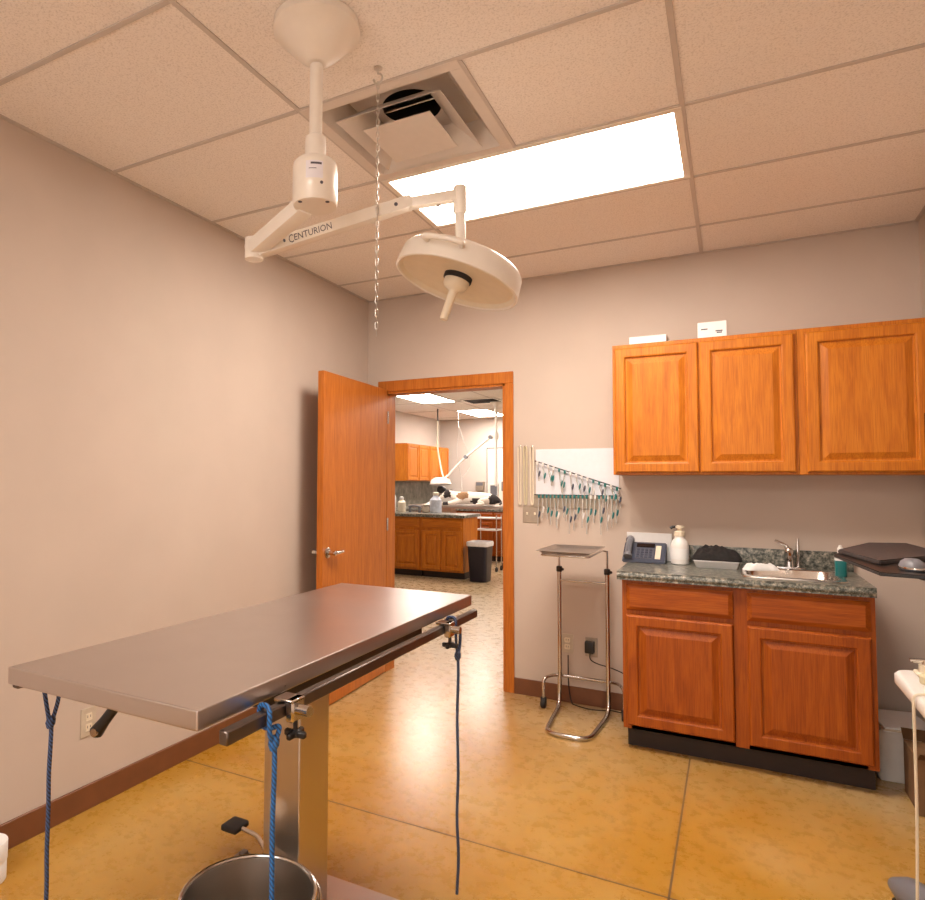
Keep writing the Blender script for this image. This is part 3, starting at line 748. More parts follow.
# tray with cloth
t = thing('tray', 'white shallow tray under the black cloth on the counter', 'tray', (2.275, -.16, CZ))
bm = B(); lps = []
for hx, hy, z in ((.095, .085, 0), (.098, .088, .002), (.108, .098, .036), (.112, .102, .038), (.110, .1, .040), (.104, .094, .036), (.094, .084, .006)):
    lps.append([(x, y, CZ+z) for x, y in rrect(2.275, -.165, hx, hy, .018)])
loft(bm, lps, True); obj('shell', bm, M['paper'], t, ang=60)
def cloth_lump(cx, cy, hx, hy, z0, h, mat, name, label, seed, n=26, m=18):
    random.seed(seed); bm = B(); rows = []; ph = [random.uniform(0, 6) for _ in range(8)]
    for j in range(m+1):
        r = []
        for i in range(n+1):
            u = -1+2*i/n; v = -1+2*j/m
            e = max(0, 1-abs(u)**6)*max(0, 1-abs(v)**6)
            w = math.sin(u*4+ph[0]+v*2)*.22+math.sin(v*7+ph[1]+u)*.16+math.sin(u*9+v*5+ph[2])*.17+math.sin(u*17-v*6+ph[5])*.10+math.sin(u*13+v*15+ph[6])*.08
            z = z0+max(.004, e*(h*(.80+w*.55)))
            r.append(bm.verts.new((cx+u*hx*(1+.04*math.sin(v*5+ph[3])), cy+v*hy*(1+.05*math.sin(u*6+ph[4])), z)))
        rows.append(r)
    for A, C in zip(rows, rows[1:]):
        for k in range(n): bm.faces.new((A[k], A[k+1], C[k+1], C[k]))
    bot = []
    for r in rows: bot.append([bm.verts.new((v.co.x, v.co.y, z0)) for v in r])
    for A, C in zip(bot, bot[1:]):
        for k in range(n): bm.faces.new((A[k], C[k], C[k+1], A[k+1]))
    per = [rows[0][i] for i in range(n+1)]+[rows[j][n] for j in range(1, m+1)]+[rows[m][i] for i in range(n-1, -1, -1)]+[rows[j][0] for j in range(m-1, 0, -1)]
    pb = [bot[0][i] for i in range(n+1)]+[bot[j][n] for j in range(1, m+1)]+[bot[m][i] for i in range(n-1, -1, -1)]+[bot[j][0] for j in range(m-1, 0, -1)]
    for k in range(len(per)): bm.faces.new((per[k], pb[k], pb[(k+1) % len(pb)], per[(k+1) % len(per)]))
    return obj(name, bm, mat, ang=70)
tag(cloth_lump(2.275, -.165, .118, .095, CZ+.0405, .072, M['cloth'], 'folded_cloth', '', 3), 'crumpled black cloth piled on the white tray', 'cloth')
o = cloth_lump(2.478, -.255, .080, .030, CZ+.0075, .036, M['paper'], 'paper_towel', '', 5); o = tag(o, 'folded white paper towel on the back left rim of the sink', 'towel'); o.rotation_euler.z = .45
# soap bottle
def soap():
    c = (2.818, -.275, CZ+.0005); c = (2.815, -.27, CZ+.0005)
    t = thing('soap_bottle', 'clear bottle of teal liquid with white cap at the right end of the counter', 'bottle', c)
    bm = B(); loft(bm, [[(x, y, c[2]+z) for x, y in rrect(c[0], c[1], hx, hy, .012)] for hx, hy, z in ((.021, .017, 0), (.024, .019, .004), (.024, .019, .075), (.024, .019, .078))], True); obj('liquid_body', bm, M['teal'], t, ang=60)
    bm = B(); loft(bm, [[(x, y, c[2]+z) for x, y in rrect(c[0], c[1], hx, hy, .0105)] for hx, hy, z in ((.0238, .0188, .0782), (.0235, .0186, .098), (.014, .012, .112), (.0115, .0115, .118))], True); obj('shoulder', bm, M['whitepl'], t, ang=60)
    bm = B(); lathe(bm, [(.013, .118), (.0135, .138), (.008, .142), (.007, .152)], c, (0, 0, 1), 20); obj('cap', bm, M['whitepl'], t)
soap()

# cartons on top of the wall cabinet
ZT = 2.1335
def carton(x0, x1, y0, y1, h, label, flap):
    t = thing('carton', label, 'box', ((x0+x1)/2, (y0+y1)/2, ZT))
    bm = B(); box(bm, (x0, y0, ZT), (x1, y1, ZT+h), .0015); obj('body', bm, M['paper'], t, smooth=False)
    bm = B()
    if flap: box(bm, (x0-.002, y0-.002, ZT+h), (x1+.002, y1+.002, ZT+h+.004), .001); obj('lid', bm, M['paper'], t, smooth=False)
    bm = B()
    for k, (a, b, z) in enumerate(((.62, .86, .40), (.66, .84, .30), (.12, .35, .55))):
        box(bm, (x0+(x1-x0)*a, y0-.0006, ZT+h*z), (x0+(x1-x0)*b, y0, ZT+h*(z+.07)))
    obj('print', bm, M['ink' if not flap else 'label'], t, smooth=False)
carton(1.858, 2.05, -.27, -.12, .042, 'low white carton lying on the cabinet at the left', True)
carton(2.205, 2.345, -.255, -.16, .092, 'taller white carton standing on the cabinet at the right', False)

# ---------------------------------------------------------------- instrument stand
def stand():
    x0, x1, yu = 1.425, 1.703, -.135
    t = thing('instrument_stand', 'chrome two post instrument stand on floor between the doorway and base cabinet', 'stand', (1.575, -.3, 0))
    r = .0125
    bm = B(); tube(bm, fillet([(x0, yu, .83), (x0, yu, .20), (x0-.004, yu-.01, r), (x0+.025, -.60, r), (x1-.025, -.60, r), (x1+.004, yu-.01, r), (x1, yu, .20), (x1, yu, .83)], .085, 8), r, 14); obj('base_loop', bm, M['chrome'], t)
    yb = -.105
    bm = B(); tube(bm, fillet([(1.337, -.185, .06), (1.337, -.185, .178), (1.39, yb, .186), (1.75, yb, .186), (1.798, -.185, .178), (1.798, -.185, .06)], .035, 6), .0095, 12); obj('rear_bar', bm, M['chrome'], t)
    for x in (1.337, 1.798):
        bm = B(); lathe(bm, [(.010, -.014), (.027, -.013), (.030, -.008), (.030, .008), (.027, .013), (.010, .014)], (x, -.185, .030), (1, 0, 0), 24); box(bm, (x-.017, -.195, .03), (x+.017, -.175, .066), .004); obj('castor', bm, M['rubber'], t)
    bm = B(); tube(bm, [(x0, yu-.004, .765), (x1, yu-.004, .765)], .006, 10); obj('crossbar', bm, M['chrome'], t)
    for x in (x0, x1):
        bm = B(); cyl(bm, (x, yu, .83), (x, yu, .955), .006, seg=12); obj('inner_rod', bm, M['chrome'], t)
        bm = B(); lathe(bm, [(.015, .815), (.018, .82), (.018, .845), (.012, .85)], (x, yu, 0), (0, 0, 1), 18); cyl(bm, (x, yu, .832), (x+.026, yu-.016, .832), .008, seg=12); obj('collar', bm, M['black'], t)
    fr = fillet([(x0, yu, .95), (x0, yu-.02, .957), (x0, -.575, .957), (x1-.02, -.575, .957), (x1-.02, yu-.02, .957), (x1, yu, .95)], .03, 5)
    bm = B(); tube(bm, fr, .005, 10); obj('tray_support', bm, M['chrome'], t)
stand()
bm = B(); lps = []
for hx, hy, z in ((.118, .19, 0), (.122, .194, .001), (.136, .210, .015), (.150, .224, .017), (.151, .225, .0185), (.137, .211, .017), (.122, .195, .0035)):
    lps.append([(x, y, .9625+z) for x, y in rrect(1.550, -.375, hx, hy, .025)])
loft(bm, lps, True)
tag(obj('instrument_tray', bm, M['steel_top'], ang=60), 'flat stainless tray resting on the chrome instrument stand', 'tray')

# outlets, switch, adapter
def outlet(c, ux, n, label, mat='ivory', cat='outlet'):
    t = thing('wall_outlet', label, cat, c); c = V(c); ux = V(ux); n = V(n); uz = V((0, 0, 1))
    def bx(u0, u1, z0, z1, d0, d1, nm, m, bev=.001):
        b = B(); q = B(); box(q, (u0, d0, z0), (u1, d1, z1), bev)
        merge(b, q, Matrix(((ux.x, n.x, 0, c.x), (ux.y, n.y, 0, c.y), (0, 0, 1, c.z), (0, 0, 0, 1)))); return obj(nm, b, m, t, smooth=False)
    bx(-.036, .036, -.058, .058, .0005, .005, 'cover_plate', M[mat], .0015)
    for z in (.021, -.021):
        bx(-.017, .017, z-.0145, z+.0145, .004, .0075, 'receptacle', M['cream'], .004)
        bx(-.008, -.0055, z-.003, z+.007, .0075, .0078, 'slot', M['ink'], 0); bx(.0055, .008, z-.003, z+.007, .0075, .0078, 'slot', M['ink'], 0)
outlet((0, -2.32, .354), (0, -1, 0), (1, 0, 0), 'duplex outlet on the left wall under the steel table', 'ivory')
outlet((1.441, 0, .358), (1, 0, 0), (0, -1, 0), 'duplex outlet on the back wall half hidden by the stand post', 'ivory')
outlet((1.585, 0, .352), (1, 0, 0), (0, -1, 0), 'grey outlet on the back wall holding the black power adapter', 'plate')
t = thing('power_adapter', 'black power adapter plugged into the outlet behind the instrument stand', 'adapter', (1.578, -.03, .36))
bm = B(); box(bm, (1.553, -.052, .322), (1.606, -.0085, .392), .006, 2); obj('body', bm, M['black'], t)
bm = B(); tube(bm, bez([(1.582, -.03, .325), (1.585, -.035, .285), (1.63, -.03, .262), (1.70, -.03, .25), (1.78, -.03, .222), (1.80, -.035, .19), (1.795, -.04, .10), (1.785, -.05, .012), (1.70, -.055, .006), (1.6, -.09, .006), (1.50, -.06, .006), (1.47, -.04, .02), (1.452, -.03, .12), (1.448, -.02, .29)], 8), .0032, 6); obj('power_cord', bm, M['rubber'], t)
t = thing('light_switch', 'double switch plate on the wall beside the door casing', 'light switch', (1.219, 0, 1.15))
bm = B(); box(bm, (1.163, -.0055, 1.095), (1.274, -.0005, 1.206), .002); obj('cover_plate', bm, M['plate'], t, smooth=False)
for x in (1.193, 1.243):
    bm = B(); box(bm, (x-.005, -.016, 1.147), (x+.005, -.005, 1.163), .001); obj('toggle', bm, M['cream'], t, smooth=False)

# hanging cream tubes beside the casing
for i, (x, m, lab) in enumerate(((1.146, 'cream', 'cream tube hanging nearest the door casing'), (1.184, 'creamtube', 'yellowish tube hanging between the other two cream tubes'), (1.226, 'cream', 'cream tube hanging closest to the white wall board'))):
    t = thing('hanging_tube', lab, 'tube', (x, -.01, 1.2), 'cream tubes hanging by the door casing')
    bm = B(); lathe(bm, [(.010, 0), (.010, .003), (.004, .005)], (x, -.0005, 1.585), (0, -1, 0), 14); tube(bm, [(x, -.004, 1.585), (x, -.022, 1.583), (x, -.026, 1.592)], .0025, 8); obj('hook', bm, M['chrome'], t)
    bm = B(); w = .009
    tube(bm, bez([(x, -.018, 1.588), (x-w, -.016, 1.57), (x-w, -.014, 1.45), (x-w*.9, -.014, 1.30), (x-.006, -.014, 1.225), (x, -.014, 1.213), (x+.006, -.014, 1.225), (x+w*.9, -.014, 1.30), (x+w, -.014, 1.45), (x+w, -.016, 1.57), (x, -.018, 1.588)], 5), .0052, 8); obj('tube_loop', bm, M[m], t)

# white board with tube rack
t = thing('wall_board', 'white wall board behind the hanging tubes with two holding rails', 'board', (1.49, -.01, 1.27))
bm = B(); box(bm, (1.25, -.006, 1.275), (1.755, -.001, 1.567), .001); obj('panel', bm, M['board'], t, smooth=False)
bm = B(); box(bm, (1.235, -.012, 1.196), (1.63, -.001, 1.272), .001); obj('lower_strip', bm, M['plate'], t, smooth=False, label='brownish metal strip under the white board')
bm = B(); tube(bm, [(1.25, -.026, 1.493), (1.765, -.026, 1.322)], .0038, 8); 
for f in (0, .5, 1): 
    p = V((1.25, -.026, 1.493)).lerp(V((1.765, -.026, 1.322)), f); cyl(bm, p, (p.x, -.001, p.z), .003, seg=8)
obj('rail', bm, M['bracket'], t, label='sloping dark rail')
bm = B(); tube(bm, [(1.245, -.030, 1.277), (1.76, -.030, 1.277)], .0035, 8)
for x in (1.26, 1.5, 1.75): cyl(bm, (x, -.030, 1.277), (x, -.001, 1.277), .003, seg=8)
obj('rail', bm, M['bracket'], t)
# illegible fine lines on board
bm = B(); random.seed(11)
ordn = ['first', 'second', 'third', 'fourth', 'fifth', 'sixth', 'seventh', 'eighth', 'ninth', 'tenth', 'eleventh', 'twelfth', 'thirteenth', 'fourteenth', 'fifteenth', 'sixteenth', 'seventeenth', 'eighteenth', 'nineteenth', 'twentieth']
def ettube(x, y, z, ln, curve, mat, label, group, cm):
    t = thing('breathing_tube', label, 'tube', (x, y, z), group)
    bm = B(); tube(bm, bez([(x, y-.006, z), (x, y-.010, z-.012), (x+curve*.3, y-.012, z-ln*.4), (x+curve*.8, y-.012, z-ln*.75), (x+curve, y-.010, z-ln)], 5), .0034, 7); obj('tube_body', bm, M['tube'], t)
    bm = B(); cyl(bm, (x, y-.006, z+.002), (x, y-.010, z-.020),   .0070, .0058, seg=10); obj('connector', bm, cm, t)
    q = V((x+curve*.6+.008, y-.014, z-ln*.62)); bm = B(); lathe(bm, [(.002, .020), (.0058, .011), (.0060, -.009), (.002, -.022)], q, (.2, 0, 1), 10)
    tube(bm, [q, q+V((-.006, .002, .03)), (x+.004, y-.010, z-.03)], .0011, 5); obj('pilot_balloon', bm, mat, t)
    # hanger loop round the rail
    bm = B(); tube(bm, [(x, y+.0055*math.cos(a), z+.0005+.0065*math.sin(a)) for a in [2*PI*k/12 for k in range(12)]], .0013, 5, closed=True); obj('hanger_ring', bm, M['galv'], t)
N1, N2 = 15, 20
for k in range(N1):
    f = (k+.5)/N1; p = V((1.25, -.026, 1.493)).lerp(V((1.765, -.026, 1.322)), f)
    ettube(p.x, p.y, p.z, random.uniform(.10, .15), random.uniform(-.02, .035), random.choice([M['teal'], M['teal'], M['whitepl'], M['slate']]), f'clear breathing tube on the sloping rail, {ordn[k]} from the left', 'breathing tubes on the sloping rail', random.choice([M['teal'], M['whitepl']]))
for k in range(N2):
    f = (k+.5)/N2
    ettube(1.265+.49*f, -.030, 1.277, random.uniform(.14, .24), random.uniform(-.012, .012), random.choice([M['teal'], M['teal'], M['slate'], M['whitepl']]), f'clear breathing tube on the lower level rail, {ordn[k]} from the left', 'breathing tubes on the lower rail', random.choice([M['teal'], M['teal'], M['whitepl']]))
bm.free()

# ---------------------------------------------------------------- right side: computer arm, monitor, cart, box
def wall_tray():
    t = thing('keyboard_tray', 'black wall mounted keyboard tray at the right edge', 'keyboard tray', (3.0, -1.05, 1.06))
    z = 1.078
    bm = B(); prism(bm, [(2.70, -1.04), (2.755, -1.60), (3.02, -1.66), (3.08, -.52), (2.87, -.50)], z-.012, z); bmesh.ops.bevel(bm, geom=bm.edges[:], offset=.003, segments=2, affect='EDGES'); obj('platform', bm, M['black'], t)
    bm = B(); tube(bm, fillet([(2.95, -1.1, z-.016), (2.95, -1.1, 1.02), (3.19, -1.1, 1.02)], .04), .018, 12); obj('support_arm', bm, M['bracket'], t)
    bm = B(); box(bm, (3.185, -1.18, .94), (3.2085, -1.02, 1.10), .003); obj('wall_bracket', bm, M['bracket'], t)
wall_tray()
bm = B(); prism(bm, [(2.717, -1.015), (2.787, -1.405), (3.06, -1.0), (3.03, -.50), (2.88, -.56)], 1.0785, 1.096); bmesh.ops.bevel(bm, geom=bm.edges[:], offset=.005, segments=2, affect='EDGES')
tag(obj('folder', bm, M['pad']), 'black leatherette folder lying on the keyboard tray', 'folder')
t = thing('computer_mouse', 'dark mouse with silver front edge on the keyboard tray', 'mouse', (2.85, -1.5, 1.0785))
bm = B(); loft(bm, [[(2.855+x*s, -1.50+y*s*1.0, 1.0785+z) for x, y in [(.034*math.cos(a), .058*math.sin(a)) for a in [2*PI*k/28 for k in range(28)]]] for s, z in ((.9, 0), (1, .006), (1.0, .014), (.86, .027), (.55, .036), (.1, .039))], True); obj('shell', bm, M['greypl'], t, ang=70)
bm = B(); loft(bm, [[(2.855+x*s, -1.50+y*s, 1.0785+z) for x, y in [(.034*math.cos(a), .058*math.sin(a)) for a in [2*PI*k/28 for k in range(28)]]] for s, z in ((1.03, .007), (1.035, .010), (1.01, .013))], False, False); obj('silver_band', bm, M['chrome'], t, ang=70)
def monitor():
    t = thing('monitor', 'dark thin monitor on a wall arm at the right edge, mostly cut off', 'monitor', (3.08, -.95, 1.33))
    bm = B(); box(bm, (3.060, -1.22, 1.331), (3.098, -.70, 1.652), .005, 2); obj('housing', bm, M['screen'], t)
    bm = B(); box(bm, (3.0585, -1.205, 1.35), (3.060, -.715, 1.638)); obj('screen', bm, M['screen'], t, smooth=False)
    bm = B(); box(bm, (3.098, -1.02, 1.44), (3.115, -.90, 1.54), .003); box(bm, (3.115, -.975, 1.475), (3.2085, -.945, 1.505), .003); obj('wall_arm', bm, M['bracket'], t)
monitor()
def cart():
    t = thing('utility_cart', 'white topped rolling cart at the right edge of the picture', 'cart', (2.98, -1.9, 0))
    bm = B(); lps = []
    for ins, z in ((.006, .762), (0, .768), (0, .792), (.006, .80)):
        lps.append([(x, y, z) for x, y in rrect(2.972, -1.97, .205-ins, .31-ins, .045)])
    loft(bm, lps, True); obj('top', bm, M['whitepl'], t, ang=50)
    bm = B(); cyl(bm, (3.0, -1.9, .12), (3.0, -1.9, .765), .03, seg=20); obj('post', bm, M['greypl'], t)
    for k in range(4):
        a = PI*.25+k*PI/2; e = V((3.0+.28*math.cos(a), -1.75+.30*math.sin(a)*1.0, 0)); 
        e = V((2.795 if k in (1, 2) else 3.165, -1.53 if k in (0, 1) else -2.2, 0))
        bm = B(); c0 = V((3.0, -1.9, 0)); d = (e-c0)
        tube(bm, [c0+V((0, 0, .125)), c0+d*.5+V((0, 0, .115)), c0+d*.92+V((0, 0, .10)), c0+d*1.06+V((0, 0, .092))], [.048, .048, .046, .020], 12); lg = obj('leg', bm, M['greypl'], t)
        bm = B(); lathe(bm, [(.010, -.013), (.028, -.012), (.031, -.006), (.031, .006), (.028, .012), (.010, .013)], (e.x, e.y, .0315), (1, .3, 0), 20); box(bm, (e.x-.012, e.y-.012, .045), (e.x+.012, e.y+.012, .085), .003); obj('castor', bm, M['rubber'], lg)
cart()
bm = B(); pts = bez([(2.82, -1.96, .8042), (2.778, -1.96, .8055), (2.7615, -1.96, .794), (2.7615, -1.96, .75), (2.761, -1.96, .5), (2.756, -1.96, .25), (2.754, -1.96, .03)], 6); tube(bm, pts, .0036, 8)
tag(obj('white_cord', bm, M['cream']), 'thin cream cord hanging over the white cart edge', 'cord')
t = thing('instrument_holder', 'small chrome bracket with cream knob on the white cart top', 'instrument', (2.834, -1.72, .80))
bm = B(); box(bm, (2.812, -1.745, .8005), (2.858, -1.695, .812), .003); cyl(bm, (2.834, -1.72, .81), (2.834, -1.72, .832), .014, seg=16); obj('base', bm, M['cream'], t)
bm = B(); tube(bm, fillet([(2.801, -1.72, .842), (2.841, -1.72, .845), (2.906, -1.745, .842), (2.926, -1.705, .838), (2.876, -1.69, .835), (2.811, -1.70, .836)], .015), .005, 8); cyl(bm, (2.834, -1.72, .83), (2.834, -1.72, .845), .006, seg=10); obj('clip', bm, M['chrome'], t)
bm = B(); lathe(bm, [(.020, .0005), (.022, .004), (.022, .022), (.016, .028)], (2.825, -1.815, .80), (0, 0, 1), 24)
tag(obj('small_jar', bm, M['creamtube']), 'small yellowish jar on the white cart top', 'jar')
t = thing('cardboard_box', 'brown cardboard box on the floor by the right wall', 'box', (3.1, -.58, 0))
bm = B(); box(bm, (3.004, -.70, 0), (3.19, -.45, .225), .002); obj('body', bm, M['cardboard'], t, smooth=False)
for sg, y in ((1, -.70), (-1, -.45)):
    bm = B(); v = [bm.verts.new(p) for p in ((3.004, y, .225), (3.19, y, .225), (3.19, y-sg*.045, .262), (3.004, y-sg*.045, .262))]; bm.faces.new(v)
    bmesh.ops.solidify(bm, geom=bm.faces[:], thickness=.003); obj('flap', bm, M['cardboard'], t, smooth=False)
t = thing('waste_bin', 'white plastic bin on the floor between cabinet and right wall', 'bin', (3.0, -.25, 0))
bm = B(); loft(bm, [[(x, y, z) for x, y in rrect(3.0, -.26, hx, hy, .02)] for hx, hy, z in ((.075, .11, 0), (.078, .113, .004), (.085, .13, .228), (.088, .133, .231), (.082, .127, .229), (.072, .11, .01))], True); obj('tub', bm, M['whitepl'], t, ang=50)
t = thing('paper_stack', 'loose papers lying on top of the white bin', 'papers', (3.0, -.26, .232))
for k, (dx, dy, rz) in enumerate(((0, 0, .15), (.01, -.015, -.12), (-.005, .01, .3))):
    bm = B(); q = B(); box(q, (-.10, -.14, 0), (.10, .14, .006)); merge(bm, q, Matrix.Translation((3.03+dx, -.265+dy, .2325+k*.0065)) @ Matrix.Rotation(rz*.5, 4, 'Z')); obj('sheet', bm, M['ivory' if k == 1 else 'paper'], t, smooth=False)
# paper rolls by the left wall
for k, lab in ((0, 'lower of two white paper rolls stacked on the floor at the left edge'), (1, 'upper of two white paper rolls stacked on the floor at the left edge')):
    z0 = .0+k*.066; cxx, cyy = .130+.004*k, -2.80
    bm = B(); lathe(bm, [(.016, z0), (.058, z0), (.060, z0+.003), (.060, z0+.062), (.058, z0+.065), (.016, z0+.065), (.016, z0)], (cxx, cyy, 0), (0, 0, 1), 36, False, False)
    tag(obj('paper_roll', bm, M['paper']), lab, 'paper roll', 'paper rolls by the left wall')

# ---------------------------------------------------------------- the room beyond the doorway
def far_base(x0, x1, y0, y1, doors, drawers, label, wood='oak', name='base_cabinet'):
    z0, z1 = .095, .857
    t = thing(name, label, 'cabinet', ((x0+x1)/2, (y0+y1)/2, 0))
    bm = B(); box(bm, (x0, y0, z0), (x1, y1, z1)); obj('carcass', bm, M[wood], t, smooth=False)
    for a, b in doors:
        bm = B(); panel(bm, b-a, .55, RAISED, (a, y0-.0005, .12), (1, 0, 0), (0, 0, 1), (0, -1, 0)); obj('door', bm, M[wood], t, ang=14)
    for a, b in drawers:
        bm = B(); panel(bm, b-a, .132, DRAWER, (a, y0-.0005, .705), (1, 0, 0), (0, 0, 1), (0, -1, 0)); obj('drawer', bm, M[wood+'x'], t, ang=14)
    bm = B(); box(bm, (x0+.01, y0+.07, 0), (x1-.01, y1-.01, z0)); obj('toe_kick', bm, M['toe'], t, smooth=False)
    return t
far_base(-2.50, -1.595, 4.37, 4.95, [(-2.48, -2.06), (-2.04, -1.62)], [(-2.48, -1.62)], 'oak base cabinet nearest the open door edge in the far room')
far_base(-1.593, -.945, 4.37, 4.95, [(-1.575, -1.285), (-1.268, -.965)], [(-1.575, -.965)], 'oak base cabinet beside the dark bin in the far room')
bm = B(); box(bm, (-2.50, 4.335, .858), (-.915, 4.98, .903), .006, 2)
tag(obj('countertop', bm, M['granite']), 'grey speckled peninsula countertop seen through the doorway', 'countertop')
# left-wall run : base, counter, tall backsplash
t = thing('base_cabinet', 'oak base run along the left wall of the far room, behind the peninsula', 'cabinet', (-2.83, 6.8, 0))
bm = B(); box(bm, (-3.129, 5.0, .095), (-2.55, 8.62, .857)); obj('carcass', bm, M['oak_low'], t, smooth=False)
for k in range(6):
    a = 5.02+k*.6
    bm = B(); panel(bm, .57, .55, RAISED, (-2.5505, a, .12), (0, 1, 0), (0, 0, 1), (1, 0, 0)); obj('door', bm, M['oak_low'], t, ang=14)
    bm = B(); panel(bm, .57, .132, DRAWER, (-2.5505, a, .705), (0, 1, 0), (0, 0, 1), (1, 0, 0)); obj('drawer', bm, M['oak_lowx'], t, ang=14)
bm = B(); box(bm, (-3.12, 5.01, 0), (-2.62, 8.61, .095)); obj('toe_kick', bm, M['toe'], t, smooth=False)
t = thing('countertop', 'speckled counter with tall splash on the left wall of the far room', 'countertop', (-2.83, 6.8, .858))
bm = B(); box(bm, (-3.129, 4.985, .858), (-2.52, 8.625, .903), .005, 2); obj('top', bm, M['granite'], t)
bm = B(); box(bm, (-3.129, 4.985, .903), (-3.115, 8.625, 1.375)); obj('splash_panel', bm, M['splash'], t, smooth=False)
for (y0, y1, lab) in ((6.36, 7.335, 'nearer two door oak wall cabinet in the far room'), (7.337, 8.30, 'farther two door oak wall cabinet in the far room, toward the back corner')):
    t = thing('wall_cabinet', lab, 'cabinet', (-2.96, (y0+y1)/2, 1.385))
    bm = B(); box(bm, (-3.129, y0, 1.385), (-2.80, y1, 2.07)); obj('carcass', bm, M['oak'], t, smooth=False)
    m = (y1-y0)/2
    for k in range(2):
        bm = B(); panel(bm, m-.03, .66, RAISED, (-2.8005, y0+.015+k*m, 1.397), (0, 1, 0), (0, 0, 1), (1, 0, 0)); obj('door', bm, M['oak'], t, ang=14)
# bin
t = thing('trash_bin', 'dark plastic trash bin with white liner at the end of the far cabinets', 'bin', (-.715, 4.42, 0))
bm = B(); loft(bm, [[(x, y, z) for x, y in rrect(-.715, 4.42, hx, hy, .05)] for hx, hy, z in ((.118, .12, 0), (.122, .125, .006), (.145, .155, .52), (.150, .16, .525), (.140, .15, .524), (.11, .11, .02))], True); obj('body', bm, M['navyliner'], t, ang=50)
bm = B(); loft(bm, [[(x+.004*math.sin(k*2.1+z*40), y, z) for k, (x, y) in enumerate(rrect(-.715, 4.42, hx, hy, .05))] for hx, hy, z in ((.151, .161, .485), (.155, .165, .51), (.154, .164, .535), (.146, .156, .548), (.138, .148, .53), (.13, .14, .42))], False, False); obj('liner', bm, M['liner'], t, ang=80)
# far surgery table
t = thing('operating_table', 'steel operating table carrying the spotted dog in the far room', 'table', (-1.6, 6.0, 0))
bm = B(); box(bm, (-2.45, 5.70, .935), (-.86, 6.30, .985), .006, 2); obj('tabletop', bm, M['steel_top'], t)
bm = B(); box(bm, (-1.95, 5.9, .06), (-1.75, 6.1, .935), .004); obj('column', bm, M['steel'], t)
bm = B(); box(bm, (-2.2, 5.72, .0), (-1.5, 6.28, .06), .006); obj('base_plate', bm, M['steel'], t)
# rolling cart under it
t = thing('rolling_cart', 'white two shelf rolling cart under the far operating table', 'cart', (-.98, 5.55, 0))
for z in (.80, .62):
    bm = B(); box(bm, (-1.16, 5.40, z), (-.80, 5.66, z+.022), .004); obj('shelf', bm, M['whitepl'], t)
for x in (-1.15, -.81):
    for y in (5.41, 5.65):
        bm = B(); cyl(bm, (x, y, .07), (x, y, .86), .011, seg=10); obj('post', bm, M['chrome'], t)
        bm = B(); lathe(bm, [(.01, -.013), (.034, -.012), (.036, 0), (.034, .012), (.01, .013)], (x, y, .036), (1, 0, 0), 18); box(bm, (x-.01, y-.01, .036), (x+.01, y+.01, .075)); obj('castor', bm, M['rubber'], t)
bm = B(); lathe(bm, [(.02, 0.0), (.10, .01), (.11, .04), (.09, .09), (.02, .11)], (-.77, 5.86, 0), (0, 0, 1), 24)
tag(obj('floor_pedal', bm, M['black']), 'black rounded foot pedal on the floor under the far table', 'pedal')
far_base(-1.95, -.20, 6.65, 7.2, [(-1.93, -1.62), (-1.60, -1.28), (-1.26, -.93), (-.91, -.57), (-.55, -.22)], [(-1.93, -1.62), (-1.60, -1.28), (-1.26, -.93), (-.91, -.57), (-.55, -.22)], 'oak base cabinet behind the far operating table', 'oak_low')
bm = B(); box(bm, (-1.97, 6.62, .858), (-.18, 7.22, .90), .005, 2)
tag(obj('countertop', bm, M['granite']), 'counter slab on the cabinet behind the far operating table', 'countertop')

